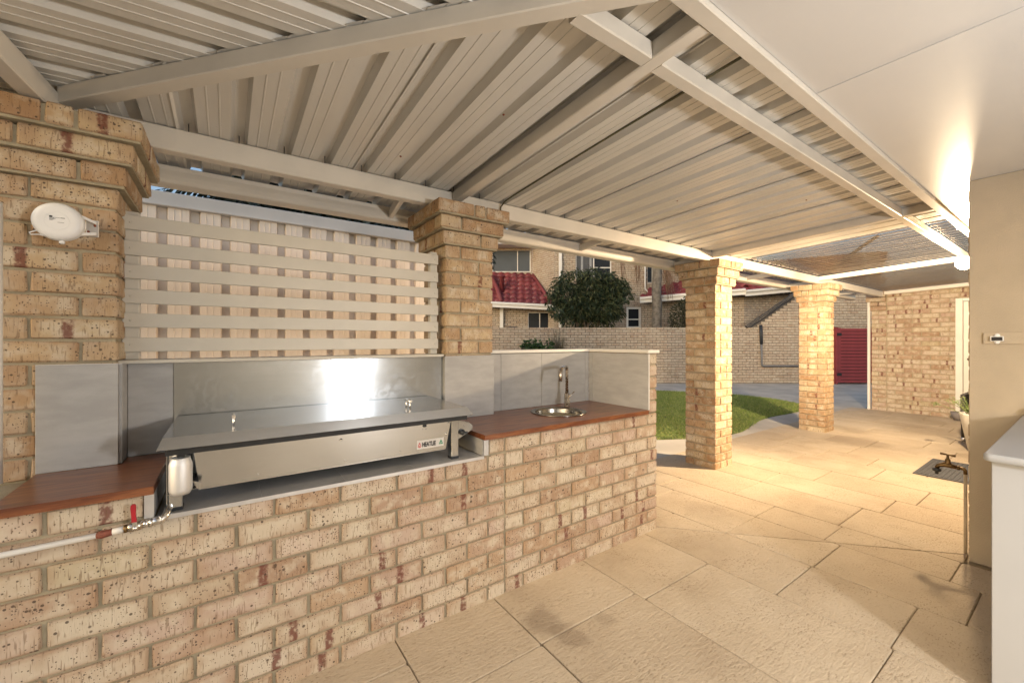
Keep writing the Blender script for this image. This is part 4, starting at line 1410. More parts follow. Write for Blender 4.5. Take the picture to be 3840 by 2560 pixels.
MB().box((RXc + .002, RYc - .010, RZc - .078), (RXc + .016, RYc + .004, RZc - .066), 0.003).build('line_stop', 'white_plastic', reel)

# ------------------------------------------------------------------ downpipe at the far left, cable on the roof
dp = MB()
dp.tube([(-0.641, 2.10, 0.862), (-0.641, 2.10, 1.80)], 0.026, 16)
tag(dp.build('downpipe', 'white_paint'), 'white pipe upright at the left picture edge by the timber top', 'pipe')
cb = MB()
cb.tube([(1.50, 0.71, 2.345), (1.515, 0.80, 2.352), (1.53, 0.96, 2.353), (1.535, 1.30, 2.341), (1.545, 1.8, 2.320), (1.553, 2.20, 2.299), (1.553, 2.31, 2.288), (1.548, 2.355, 2.262), (1.545, 2.362, 2.21), (1.540, 2.366, 2.16), (1.532, 2.40, 2.05), (1.512, 2.46, 1.93), (1.470, 2.50, 1.86), (1.445, 2.505, 1.82)], 0.0055, 8)
tag(cb.build('cable', 'cable'), 'thin dark cable running along the roof sheet to the middle pillar', 'cable')

# ------------------------------------------------------------------ white cabinet at the right edge
cab = thing('outdoor_cabinet', 'white cabinet with rounded worktop along the rendered wall', 'cabinet', (2.9, -0.1, 0))
m = MB()
P = []
x0, x1, y0, y1, rr = 2.306, 3.725, -0.45, 0.250, 0.02
for cx_, cy_, a0 in ((x1 - .002, y1 - .002, 0), (x0 + rr, y1 - rr, 90), (x0 + rr, y0 + rr, 180), (x1 - .002, y0 + .002, 270)):
    r_ = rr if cx_ < 3 else .002
    for i in range(6):
        a = radians(a0 + 18 * i)
        P.append((cx_ + r_ * cos(a), cy_ + r_ * sin(a)))
n = len(P)
def ring(e, z):
    cx_, cy_ = (x0 + x1) / 2, (y0 + y1) / 2
    return [(x + (e if x < cx_ else -e), y + (e if y < cy_ else -e), z) for x, y in P]
vs = ring(.004, .894) + ring(0, .899) + ring(0, .916) + ring(.005, .921)
m.add(vs, [(j * n + i, j * n + (i + 1) % n, (j + 1) * n + (i + 1) % n, (j + 1) * n + i) for j in range(3) for i in range(n)], True)
m.add(ring(.005, .921), [tuple(range(n))])
m.add(ring(.004, .894), [tuple(range(n - 1, -1, -1))])
m.build('worktop', 'cabinet', cab)
MB().box((2.345, -0.43, 0.0), (3.72, 0.232, 0.8935), 0.002).build('carcass', 'cabinet', cab)
MB().box((3.655, -0.40, 0.9215), (3.715, 0.225, 0.965), 0.012).build('upstand', 'cabinet', cab)

# ------------------------------------------------------------------ garden tap on the corner
GX = HX + .085
gt = thing('garden_tap', 'old brass garden tap on a riser pipe at the house corner', 'tap', (GX, HY + .03, 0))
MB().tube([(GX, HY + .022, 0.0), (GX, HY + .022, 0.500)], 0.0085, 12).build('riser', 'render', gt)
m = MB()
m.tube([(GX, HY + .022, 0.497), (GX, HY + .023, 0.520), (GX, HY + .030, 0.530), (GX - .004, HY + .060, 0.531)], 0.010, 10)
m.tube([(GX - .002, HY + .046, 0.531), (GX - .004, HY + .060, 0.531)], 0.015, 6)
m.tube([(GX - .004, HY + .060, 0.531), (GX - .008, HY + .085, 0.538), (GX - .014, HY + .115, 0.540), (GX - .020, HY + .140, 0.528), (GX - .022, HY + .146, 0.512)], 0.013, 12, radii=[.011, .016, .015, .012, .012])
m.build('body', 'brass', gt)
m = MB()
m.lathe([(0.016, 0), (0.018, .008), (0.013, .016), (0.013, .030), (0.008, .034), (0.0055, .060), (0.0, .061)], (GX - .011, HY + .098, 0.545), 'Z', 10)
m.build('bonnet', 'brass', gt)
m = MB()
m.tube([(GX - .011 - .010, HY + .098 - .034, 0.606), (GX - .011, HY + .098, 0.606), (GX - .011 + .010, HY + .098 + .034, 0.606)], 0.005, 8, radii=[.0075, .0045, .0075])
m.build('handle', 'brass', gt)
m = MB()
m.lathe([(0.014, .0), (0.022, -.004), (0.022, -.018), (0.015, -.022), (0.010, -.024), (0.010, -.036), (0.007, -.040), (0, -.040)], (GX - .022, HY + .146, 0.512), 'Z', 12)
m.build('hose_connector', 'dark', gt)

# ------------------------------------------------------------------ doormat, planter, armchair, bowl
mt = thing('doormat', 'charcoal ribbed doormat on the paving by the house corner', 'doormat', (6.15, 0.83, 0))
MB().box((5.70, 0.50, 0.001), (6.59, 1.088, 0.010), 0.003).build('base', 'mat', mt)
for i in range(16):
    yy = 0.535 + i * 0.0345
    MB().box((5.735, yy, 0.0095), (6.555, yy + .018, 0.0145), 0.002).build('rib', 'mat', mt)

PLX, PLY = 7.47, 0.835
pl = thing('planter', 'tall white tapered planter with straggly green plant by the house wall', 'planter', (PLX, PLY, 0))
m = MB()
m.lathe([(0.085, 0.002), (0.092, 0.0), (0.165, .44), (0.172, .455), (0.165, .462), (0.155, .455), (0.148, .42), (0.0, .42)], (PLX, PLY, 0), 'Z', 30)
m.build('pot', 'pot', pl)
MB().lathe([(0.147, .4205), (0.0, .428)], (PLX, PLY, 0), 'Z', 20).build('soil', 'soil', pl)
def leaf_quad(mb, p, d, up, l, w):
    p, d, up = Vector(p), Vector(d).normalized(), Vector(up)
    s = d.cross(up)
    if s.length < 1e-4:
        s = d.orthogonal()
    s.normalize()
    nn = s.cross(d)
    b = len(mb.v)
    mb.v += [tuple(p), tuple(p + d * l * .5 + s * w / 2 + nn * l * .06), tuple(p + d * l), tuple(p + d * l * .5 - s * w / 2 + nn * l * .06)]
    mb.f.append((b, b + 1, b + 2, b + 3))
    mb.sm.append(False)
rp = random.Random(11)
fol, stm = MB(), MB()
for i in range(34):
    a = rp.uniform(0, 2 * pi)
    ln = rp.uniform(0.10, 0.30)
    lean = rp.uniform(0.2, 1.0)
    b0 = Vector((PLX + .06 * cos(a), PLY + .06 * sin(a), .425))
    pts = [b0]
    for t in (0.33, 0.66, 1.0):
        pts.append(b0 + Vector((cos(a) * lean * ln * t, sin(a) * lean * ln * t, ln * (t - .35 * lean * t * t))))
    stm.tube([tuple(q) for q in pts], 0.0022, 5)
    for q in range(26):
        t = rp.uniform(.2, 1)
        j = min(2, int(t * 3))
        p = pts[j].lerp(pts[j + 1], t * 3 - j if t < 1 else 1)
        leaf_quad(fol, p, (rp.uniform(-1, 1), rp.uniform(-1, 1), rp.uniform(-.3, .8)), (0, 0, 1), rp.uniform(.016, .034), rp.uniform(.008, .014))
# one long arching shoot with a bud
sp = [(PLX - .10, PLY + .10, .43), (PLX - .16, PLY + .19, .50), (PLX - .22, PLY + .27, .545), (PLX - .27, PLY + .33, .565)]
stm.tube(sp, 0.003, 5)
for q in range(60):
    leaf_quad(fol, (sp[3][0] + rp.gauss(0, .016), sp[3][1] + rp.gauss(0, .016), sp[3][2] + rp.gauss(0.0, .014)), (rp.uniform(-1, 1), rp.uniform(-1, 1), rp.uniform(-.5, 1)), (0, 0, 1), .022, .012)
stm.build('stem', 'leaf_light', pl)
fol.build('foliage', 'leaf_light', pl)

AX, AY = 8.05, 1.045
ch = thing('wicker_armchair', 'charcoal wicker armchair half hidden behind the planter', 'armchair', (AX + .28, AY - .30, 0))
W_, D_ = 0.60, 0.58
cx0, cy1 = AX, AY + .03      # front left corner toward the camera
for (lx, ly) in ((cx0 + .03, cy1 - .03), (cx0 + .03, cy1 - D_ + .03), (cx0 + W_ - .03, cy1 - .03), (cx0 + W_ - .03, cy1 - D_ + .03)):
    lg = MB()
    lg.tube([(lx, ly, 0.055), (lx, ly, 0.40)], 0.022, 10, radii=[0.021, 0.026])
    l_ = lg.build('leg', 'wicker', ch)
    MB().lathe([(0.020, 0.0), (0.021, .056)], (lx, ly, 0), 'Z', 12).build('foot', 'alum', l_)
MB().box((cx0 + .02, cy1 - D_ + .02, 0.36), (cx0 + W_ - .02, cy1 - .02, 0.42), 0.015).build('seat', 'wicker', ch)
def weave(a, b, name):
    m = MB()
    x0, y0, z0 = a
    x1, y1, z1 = b
    m.box((x0 + .008, y0 + .008, z0), (x1 - .008, y1 - .008, z1 - .01), 0.006)
    nz = int((z1 - z0) / 0.022)
    for i in range(nz):
        z = z0 + (i + .5) * (z1 - z0) / nz
        off = 0.004 if i % 2 else 0.0
        m.box((x0 + off, y0 + off, z - .008), (x1 - off, y1 - off, z + .008), 0.004)
    m.build(name, 'wicker', ch)
weave((cx0, cy1 - .055, 0.40), (cx0 + W_, cy1, 0.63), 'armrest')
weave((cx0, cy1 - D_, 0.40), (cx0 + W_, cy1 - D_ + .055, 0.63), 'armrest')
weave((cx0 + W_ - .06, cy1 - D_ + .056, 0.42), (cx0 + W_, cy1 - .056, 0.84), 'backrest')
bw = thing('bowl_planter', 'low grey bowl on the paving beside the white door frame', 'bowl', (10.18, 1.36, 0))
MB().lathe([(0.06, 0.001), (0.065, 0), (0.10, .08), (0.11, .14), (0.103, .14), (0.095, .11), (0, .105)], (10.18, 1.36, 0), 'Z', 26).build('body', 'grey_pot', bw)

# ------------------------------------------------------------------ neighbour's boundary wall (far side of the lawn)
WD = 13.157
bwall = thing('boundary_wall', 'long buff brick garden wall with dark weathered top beyond the lawn', 'wall', rd(0, WD, 0))
def wall_face(parent, r0, r1, d, z0, z1, holes=(), top=None, indiv=None, mat='brick_far', mortar='mortar_dark', H=0.0857, L=0.24, dk=0.0, thick=0.20, d2=None, name='brick_mass', phase=0.0, maxind=300):
    """running bond facing the camera; d2: depth at r1 when the wall is turned"""
    d2 = d if d2 is None else d2
    p0, p1 = Vector(rd(r0, d, 0)), Vector(rd(r1, d2, 0))
    al = (p1 - p0)
    LEN = al.length
    al.normalize()
    nrm = Vector((al.y, -al.x, 0))
    if nrm.dot(CF) > 0:
        nrm = -nrm
    ang = atan2(al.y, al.x)
    topf = top or (lambda s: z1)
    core = MB()
    cuts = sorted(set([0.0, LEN] + [q for h_ in holes for q in (h_[0], h_[1])]))
    if top:
        cuts = sorted(set(cuts + [LEN * i / 24 for i in range(25)]))
    def cbox(a, b, za, zb, zb2=None):
        zb2 = zb if zb2 is None else zb2
        q = [p0 + al * a - nrm * .012, p0 + al * b - nrm * .012, p0 + al * b - nrm * thick, p0 + al * a - nrm * thick]
        core.add([(v.x, v.y, za) for v in q] + [(q[0].x, q[0].y, zb), (q[1].x, q[1].y, zb2), (q[2].x, q[2].y, zb2), (q[3].x, q[3].y, zb)],
                 [(0, 3, 2, 1), (4, 5, 6, 7), (0, 1, 5, 4), (1, 2, 6, 5), (2, 3, 7, 6), (3, 0, 4, 7)])
    for a, b in zip(cuts[:-1], cuts[1:]):
        if b - a < 1e-4:
            continue
        hs = sorted([(h_[2], h_[3]) for h_ in holes if h_[0] < (a + b) / 2 < h_[1]])
        z = z0
        for za, zb in hs:
            if za > z + .001:
                cbox(a, b, z, za)
            z = zb
        if z < topf((a + b) / 2) - .001:
            cbox(a, b, z, topf(a) - .004, topf(b) - .004)
    core.build('mortar_core', mortar, parent)
    mass = MB()
    nind = 0
    nk = int((max(topf(LEN * i / 20) for i in range(21)) - z0) / H + .999)
    for k in range(nk):
        za = z0 + k * H + .007
        zb = za + H - .014
        s = -phase - (L / 2 if k % 2 else 0)
        while s < LEN:
            a, b = max(s, 0) , min(s + L - .014, LEN)
            s += L
            segs = [(a, b)]
            for h_ in holes:
                if h_[2] < (za + zb) / 2 < h_[3]:
                    ns_ = []
                    for p, q in segs:
                        if h_[1] <= p or h_[0] >= q:
                            ns_.append((p, q))
                        else:
                            if p < h_[0] - .03: ns_.append((p, h_[0]))
                            if q > h_[1] + .03: ns_.append((h_[1], q))
                    segs = ns_
            for p, q in segs:
                if q - p < .03:
                    continue
                tz = topf((p + q) / 2)
                zt = min(zb, tz)
                if zt - za < .02:
                    continue
                c = p0 + al * ((p + q) / 2) - nrm * (.05 - random.uniform(0, .004))
                if indiv is not None and nind < maxind and indiv((p + q) / 2, (za + zt) / 2):
                    brick(parent, (c.x, c.y, (za + zt) / 2), q - p, .10, zt - za, ang, mat, False)
                    nind += 1
                else:
                    hl, hh = (q - p) / 2, (zt - za) / 2
                    f_ = nrm * .05
                    A = [c - al * hl + f_, c + al * hl + f_, c + al * hl - f_, c - al * hl - f_]
                    mass.add([(v.x, v.y, za) for v in A] + [(v.x, v.y, zt) for v in A], [(0, 1, 5, 4), (4, 5, 6, 7), (0, 3, 2, 1), (1, 2, 6, 5), (3, 0, 4, 7)])
    if mass.f:
        o = mass.build(name, mat, parent)
        o['kind'] = 'stuff'
    return p0, al, nrm
RW0 = farr(1650, WD)
RW1 = farr(3300, WD)
WTOP = farz(1228, WD)
def wtop(s):
    r = RW0 + s
    ra, rb_ = farr(2822, WD), farr(3330, WD)
    if r <= ra:
        return WTOP
    return min(WTOP + (r - ra) * 0.72, 4.2)
sv = lambda px: farr(px, WD) - RW0
wall_face(bwall, RW0, RW1, WD, 0.0, WTOP, top=wtop, indiv=lambda s, z: (sv(1990) < s < sv(2620) and z > 0.95 and z < WTOP) or (sv(2745) < s < sv(2830) and .3 < z < WTOP))
# sloping raking coping of dark tiles on the gable end
pa = Vector(rd(farr(2800, WD), WD - .03, WTOP + .00))
pb = Vector(rd(farr(3290, WD), WD - .03, WTOP + 0.01 + (farr(3290, WD) - farr(2820, WD)) * 0.72))
for i in range(15):
    a = pa.lerp(pb, i / 15)
    b = pa.lerp(pb, (i + 1.05) / 15)
    m = MB()
    m.beam(tuple(a + Vector((0, 0, .010 * (i % 2) - .02))), tuple(b + Vector((0, 0, .010 * (i % 2) - .02))), 0.10, 0.085, 0.02)
    m.build('raking_tile', 'mould', bwall)
# conduit on the wall
pp = [far(2853, 1218, WD - .06), far(2855, 1290, WD - .06), far(2857, 1369, WD - .06), far(2863, 1372, WD - .06), far(3080, 1372, WD - .06)]
MB().tube(pp[:2], 0.045, 10).build('conduit_hood', 'dark', bwall)
MB().tube(pp[1:], 0.030, 8).build('conduit', 'grey_pipe', bwall)

# ------------------------------------------------------------------ maroon gate
GD = 12.9
gate = thing('gate', 'maroon gate of narrow horizontal slats by the far corner', 'gate', rd(farr(3200, GD), GD, 0))
g0, g1, gz0, gz1 = farr(3137, GD), farr(3290, GD), 0.04, farz(1229, GD)
def gbox(r0, r1, da, db, z0, z1, name, mat, par, c=0.003):
    q = [rd(r0, da, z0), rd(r1, da, z0), rd(r1, db, z0), rd(r0, db, z0)]
    m = MB()
    m.prism(q, (0, 0, z1 - z0))
    return m.build(name, mat, par)
gbox(g0 - .05, g0 + .02, GD - .04, GD + .04, 0, gz1 + .02, 'post', 'gate_red', gate)
gbox(g0 + .04, g0 + .115, GD - .02, GD + .02, gz0, gz1, 'frame_stile', 'gate_red', gate)
ns = 17
for i in range(ns):
    za = gz0 + (gz1 - gz0) * i / ns
    zb = gz0 + (gz1 - gz0) * (i + 1) / ns - .020
    gbox(g0 + .117, g1, GD - .012, GD + .012, za, zb, 'slat', 'gate_red', gate)
gbox(g0 + .118, g1, GD + .0125, GD + .03, gz0, gz1 - .02, 'gap_shade_board', 'gate_gap_shade', gate)  # dark board added to stand in for shade between the slats
for zz in (gz0 + .22, gz1 - .25):
    h_ = gbox(g0 - .02, g0 + .12, GD - .055, GD - .041, zz, zz + .09, 'hinge', 'black', gate)

# ------------------------------------------------------------------ neighbouring houses
def tile_roof(parent, A, B, C, D, tw=0.30, ex=0.33, name='roof_tile'):
    """A,B eave left/right, C,D upper right/left; tiles laid as separate pieces"""
    A, B, C, D = (Vector(p) for p in (A, B, C, D))
    u = (B - A).normalized()
    nrm = u.cross(D - A).normalized()
    if nrm.z < 0:
        nrm = -nrm
    v = nrm.cross(u).normalized()
    if v.z < 0:
        v = -v
    q = [(0.0, 0.0), ((B - A).dot(u), 0.0), ((C - A).dot(u), (C - A).dot(v)), ((D - A).dot(u), (D - A).dot(v))]
    key = 'rt%.2f' % tw
    me = bpy.data.meshes.get('roof_tile_mesh')
    if me is None:
        n = 8
        vs = []
        for j in (0, 1):
            for i in range(n + 1):
                t = i / n
                h = 0.030 * sin(2 * pi * t - .6) + 0.018
                for th in (0.0, 0.018):
                    vs.append((-tw / 2 + tw * 1.06 * t, -ex / 2 - .02 + j * (ex * 1.12), h + th + (0.030 if j == 0 else 0.0)))
        fs = []
        w = 2 * (n + 1)
        for i in range(n):
            a = 2 * i
            fs.append((a + 1, a + 3, w + a + 3, w + a + 1))
            fs.append((a, a + 1 + 2 - 2 + 0, a + 3, a + 2) if False else (a, a + 2, a + 3, a + 1))
        me = bpy.data.meshes.new('roof_tile_mesh')
        me.from_pydata(vs, [], fs)
        me.polygons.foreach_set('use_smooth', [i % 2 == 0 for i in range(len(fs))])
        me.materials.append(MAT['rooftile'])
    R = Matrix((u, v, nrm)).transposed()
    eul = R.to_euler()
    back = MB()
    back.add([tuple(p - nrm * .02) for p in (A, B, C, D)], [(0, 1, 2, 3)])
    back.build('roof_underlay', 'rooftile', parent)
    umin, umax = min(p[0] for p in q), max(p[0] for p in q)
    vmax = max(p[1] for p in q)
    cnt = 0
    j = 0
    while (j + .5) * ex < vmax:
        i = 0
        while umin + (i + .5) * tw < umax:
            uu, vv = umin + (i + .5) * tw + (tw / 2 if False else 0), (j + .5) * ex
            if inpoly(uu, vv, q):
                o = bpy.data.objects.new(name, me)
                COL.objects.link(o)
                o.parent = parent
                o.location = A + u * uu + v * vv - wloc(parent)
                o.rotation_euler = eul
                cnt += 1
            i += 1
        j += 1
    return u, v, nrm

def window(parent, px0, px1, py0, py1, d, mullions=(), glass='glass_dark', frame=0.05, fmat='white_paint', rec=0.07, transom=None):
    r0, r1, z0, z1 = farr(px0, d), farr(px1, d), farz(py1, d), farz(py0, d)
    w = gbox(r0 - .01, r1 + .01, d + rec, d + rec + .02, z0 - .01, z1 + .01, 'window', glass, parent)
    f = frame
    gbox(r0, r0 + f, d + rec - .04, d + rec - .001, z0, z1, 'frame', fmat, w)
    gbox(r1 - f, r1, d + rec - .04, d + rec - .001, z0, z1, 'frame', fmat, w)
    gbox(r0 + f, r1 - f, d + rec - .04, d + rec - .001, z1 - f, z1, 'frame', fmat, w)
    gbox(r0 + f, r1 - f, d + rec - .04, d + rec - .001, z0, z0 + f, 'frame', fmat, w)
    for mpx in mullions:
        rm = farr(mpx, d)
        gbox(rm - f / 2, rm + f / 2, d + rec - .045, d + rec - .0015, z0 + f, z1 - f, 'mullion', fmat, w)
    if transom:
        zz = farz(transom[0], d)
        gbox(farr(transom[1], d), farr(transom[2], d), d + rec - .042, d + rec - .0012, zz - .02, zz + .02, 'transom', fmat, w)
    return w

DA, DB, DL = 17.4, 16.0, 16.3     # recess wall, wing front, lower front room
nh = thing('neighbour_house', 'two storey buff brick house with red tiled lower roofs', 'house', rd(farr(2150, 16), 16, 0))
# recessed upper wall with a wide window
r0 = farr(1700, DA)
H1 = (farr(1846, DA) - r0, farr(1990, DA) - r0, farz(1020, DA), farz(936, DA))
wall_face(nh, r0, farr(1996, DA), DA, 1.6, farz(905, DA), holes=[H1], maxind=40, indiv=lambda s_, z_: s_ > H1[0] - .1 and farz(1050, DA) < z_ < farz(915, DA))
w = window(nh, 1846, 1990, 936, 1020, DA, (1941,), 'glass_grey', 0.035)
gbox(farr(1700, DA), farr(1990, DA), DA - .62, DA + .1, farz(930, DA), farz(930, DA) + .04, 'eave_lining', 'white_paint', nh)
gbox(farr(1700, DA), farr(1995, DA), DA - .72, DA - .60, farz(927, DA) - .02, farz(905, DA), 'fascia', 'white_paint', nh)
# return of the wing and its front
wall_face(nh, farr(1996, DA) + .001, farr(2079, DB), DA, 1.6, 6.2, d2=DB, maxind=90, indiv=lambda s_, z_: farz(1130, DB) < z_ < farz(930, DB))
r0 = farr(2080, DB)
W2 = (farr(2159, DB) - r0, farr(2293, DB) - r0, farz(1045, DB), farz(940, DB))
W3 = (farr(2349, DB) - r0, farr(2405, DB) - r0, farz(1232, DB), farz(1150, DB))
W4 = (farr(2428, DB) - r0, farr(2448, DB) - r0, farz(1060, DB), farz(985, DB))
wall_face(nh, r0, farr(2660, DB), DB, 0.8, 6.2, holes=[W2, W3, W4], maxind=140, indiv=lambda s_, z_: farz(1225, DB) < z_ < farz(950, DB) and (s_ < W2[0] or W2[1] < s_ < W4[0]))
w = window(nh, 2159, 2293, 940, 1045, DB, (2227,), 'glass_dark', 0.04, transom=(1003, 2230, 2290))
for px in (2183, 2215):
    gbox(farr(px - 4, DB), farr(px + 4, DB), DB + .02, DB + .05, farz(1044, DB), farz(941, DB), 'shutter_stile', 'curtain', w)
for i in range(24):
    zz = farz(1044, DB) + i * .043
    gbox(farr(2160, DB), farr(2224, DB), DB + .028, DB + .045, zz, zz + .022, 'louvre', 'grey_pipe', w)
window(nh, 2349, 2405, 1150, 1232, DB, (), 'glass_dark', 0.085, transom=(1197, 2352, 2402))
window(nh, 2428, 2448, 985, 1060, DB, (), 'glass_dark', 0.02)
gbox(farr(2095, DB), farr(2106, DB), DB - .12, DB - .02, 1.6, 6.0, 'downpipe', 'white_paint', nh)
MB().tube([far(2419, 960, DB - .06), far(2419, 1083, DB - .06), far(2433, 1097, DB - .06), far(2435, 1110, DB - .06)], 0.028, 8).build('waste_pipe', 'white_paint', nh)
# lower front room: wall, gutter, roof
r0 = farr(1700, DL)
W5 = (farr(1980, DL) - r0, farr(2068, DL) - r0, farz(1245, DL), farz(1170, DL))
wall_face(nh, r0, farr(2085, DL), DL, 0.6, farz(1152, DL), holes=[W5], maxind=30, indiv=lambda s_, z_: s_ > farr(1848, DL) - r0 and z_ > farz(1225, DL))
window(nh, 1980, 2068, 1170, 1245, DL, (2024,), 'glass_dark', 0.03)
gbox(farr(1875, DL), farr(1887, DL), DL - .12, DL - .02, 0.6, farz(1150, DL), 'downpipe', 'white_paint', nh)
EG = DL - .55
a, b = Vector(far(1690, 1128, EG)), Vector(far(2078, 1147, EG))
m = MB()
m.beam((a.x, a.y, a.z - .16), (b.x, b.y, b.z - .16), 0.03, 0.15, 0.004)
m.build('fascia', 'white_paint', nh)
m = MB()
m.beam((a.x, a.y, a.z - .05), (b.x, b.y, b.z - .05), 0.13, 0.10, 0.02)
m.build('gutter', 'white_paint', nh)
A_, B_ = far(1690, 1130, EG + .02), far(2068, 1143, EG + .02)
tile_roof(nh, A_, B_, far(1998, 1034, DA - .05), far(1690, 1022, DA - .05), 0.29, 0.31)
# hip ridge and flue on that roof
m = MB()
m.tube([far(2068, 1138, EG - .02), far(1998, 1030, DA - .08)], 0.07, 8)
m.build('hip_ridge', 'rooftile', nh)
fl = far(1882, 1075, 16.35)
m = MB()
m.lathe([(0.10, -.30), (0.085, .36), (0.14, .38), (0.16, .41), (0.10, .46), (0, .47)], fl, 'Z', 16)
m.build('flue', 'rooftile', nh)
m = MB()
m.tube([far(1838, 1026, 16.9), far(1868, 1090, 16.2), far(1880, 1132, EG)], 0.09, 8)
m.build('hip_ridge', 'rooftile', nh)
# small upper eave at the right of the wing
gbox(farr(2520, DB), farr(2640, DB), DB - .5, DB - .001, farz(1012, DB - .3), farz(1012, DB - .3) + .18, 'fascia', 'white_paint', nh)

# right hand lower wing with red roof
DR = 15.2
nr = thing('neighbour_house', 'lower buff brick house wing with red tiled roof behind the palm trunk', 'house', rd(farr(2600, DR), DR, 0))
wall_face(nr, farr(2405, DR + .6), farr(2790, DR - .4), DR + .6, 0.8, farz(1100, DR), d2=DR - .4, maxind=150, indiv=lambda s_, z_: z_ > farz(1225, DR))
wall_face(nr, farr(2790, DR - .4) + .001, farr(3330, DR + .2), DR - .4, 0.8, 3.35, d2=DR + .2, mat='brick_painted', maxind=150, indiv=lambda s_, z_: z_ > 2.0 and s_ < 2.2)
def eave(px0, py0, d0, px1, py1, d1):
    a, b = Vector(far(px0, py0, d0)), Vector(far(px1, py1, d1))
    m = MB()
    m.beam((a.x, a.y, a.z - .12), (b.x, b.y, b.z - .12), 0.03, 0.17, 0.004)
    m.build('fascia', 'white_paint', nr)
    m = MB()
    m.beam((a.x, a.y, a.z), (b.x, b.y, b.z), 0.15, 0.10, 0.02)
    m.build('gutter', 'white_paint', nr)
eave(2400, 1124, DR + .1, 2795, 1092, DR - .9)
eave(2796, 1098, DR - .92, 3320, 1050, DR - .3)
tile_roof(nr, far(2402, 1120, DR + .12), far(2795, 1088, DR - .88), far(2830, 970, DR + 2.2), far(2525, 1000, DR + 2.6), 0.29, 0.31)
tile_roof(nr, far(2797, 1092, DR - .9), far(3300, 1046, DR - .28), far(3330, 940, DR + 3), far(2830, 985, DR + 2.2), 0.29, 0.31)

# ------------------------------------------------------------------ vegetation
def leaf_cloud(mb, clumps, n, l0, l1, rnd_, droop=0.6, aspect=0.32, shell=0.55):
    wts = [c[3] * c[4] * c[5] for c in clumps]
    for _ in range(n):
        c = rnd_.choices(clumps, wts)[0]
        while True:
            v = Vector((rnd_.uniform(-1, 1), rnd_.uniform(-1, 1), rnd_.uniform(-1, 1)))
            if 0.1 < v.length <= 1 and rnd_.random() < (v.length if v.length > shell else v.length * .4):
                break
        p = Vector((c[0] + v.x * c[3], c[1] + v.y * c[4], c[2] + v.z * c[5]))
        d = Vector((v.x + rnd_.gauss(0, .6), v.y + rnd_.gauss(0, .6), v.z * .5 - droop + rnd_.gauss(0, .45)))
        l = rnd_.uniform(l0, l1)
        leaf_quad(mb, p, d, (rnd_.gauss(0, 1), rnd_.gauss(0, 1), 1), l, l * aspect * rnd_.uniform(.7, 1.3))

rv = random.Random(5)
TD = 14.2
def tcl(px, py, d, rx, rz):
    q = far(px, py, d)
    return (q[0], q[1], q[2], rx, rx, rz)
tb = thing('shrub_tree', 'rounded dark green tree with drooping leaves above the garden wall', 'tree', rd(farr(2200, TD), TD, 0))
cl = [tcl(2130, 1110, TD, .50, .50), tcl(2215, 1095, TD, .60, .55), tcl(2285, 1090, TD, .50, .50), tcl(2180, 1155, TD, .60, .42), tcl(2255, 1160, TD, .58, .40)]
for (px, py, q_) in ((2075, 1095, .22), (2068, 1130, .2), (2080, 1165, .24), (2100, 1070, .26), (2128, 1045, .22), (2160, 1034, .24), (2190, 1042, .22), (2225, 1036, .26), (2262, 1030, .22), (2290, 1042, .24),
                     (2318, 1062, .22), (2338, 1082, .24), (2350, 1075, .16), (2345, 1110, .2), (2325, 1135, .22), (2310, 1165, .24), (2330, 1175, .14), (2290, 1190, .22), (2250, 1200, .22), (2210, 1196, .24), (2170, 1200, .2), (2130, 1190, .24), (2105, 1180, .2), (2300, 1120, .3)):
    cl.append(tcl(px + rv.uniform(-6, 6), py + rv.uniform(-6, 6), TD - rv.uniform(-.2, .4), q_, q_ * rv.uniform(.7, 1.3)))
m = MB()
leaf_cloud(m, cl, 15000, .08, .20, rv, 0.9, .30)
m.build('crown', 'leaf_dark', tb)
m = MB()
b0 = Vector(rd(farr(2200, TD), TD, 0))
for px, py in ((2140, 1120), (2215, 1080), (2285, 1100), (2180, 1150)):
    e = Vector(far(px, py, TD))
    m.tube([tuple(b0), tuple(b0.lerp(e, .5) + Vector((rv.uniform(-.1, .1), rv.uniform(-.1, .1), .2))), tuple(e)], .05, 7, radii=[.09, .06, .02])
m.build('trunk', 'stem', tb)

b2 = thing('bush', 'small olive bush beside the palm trunk above the wall', 'bush', rd(farr(2570, 14.1), 14.1, 0))
cl = [tcl(2560, 1180, 14.1, .42, .48), tcl(2595, 1150, 14.1, .42, .42), tcl(2620, 1190, 14.1, .5, .45), tcl(2545, 1210, 14.1, .35, .35), tcl(2650, 1170, 14.1, .5, .5)]
m = MB()
leaf_cloud(m, cl, 5200, .05, .10, rv, 0.0, .5)
m.build('crown', 'leaf_olive', b2)
m = MB()
for px in (2560, 2600, 2630):
    m.tube([rd(farr(2590, 14.1), 14.1, 0), far(px, 1180, 14.1)], .02, 6)
m.build('stem', 'stem', b2)

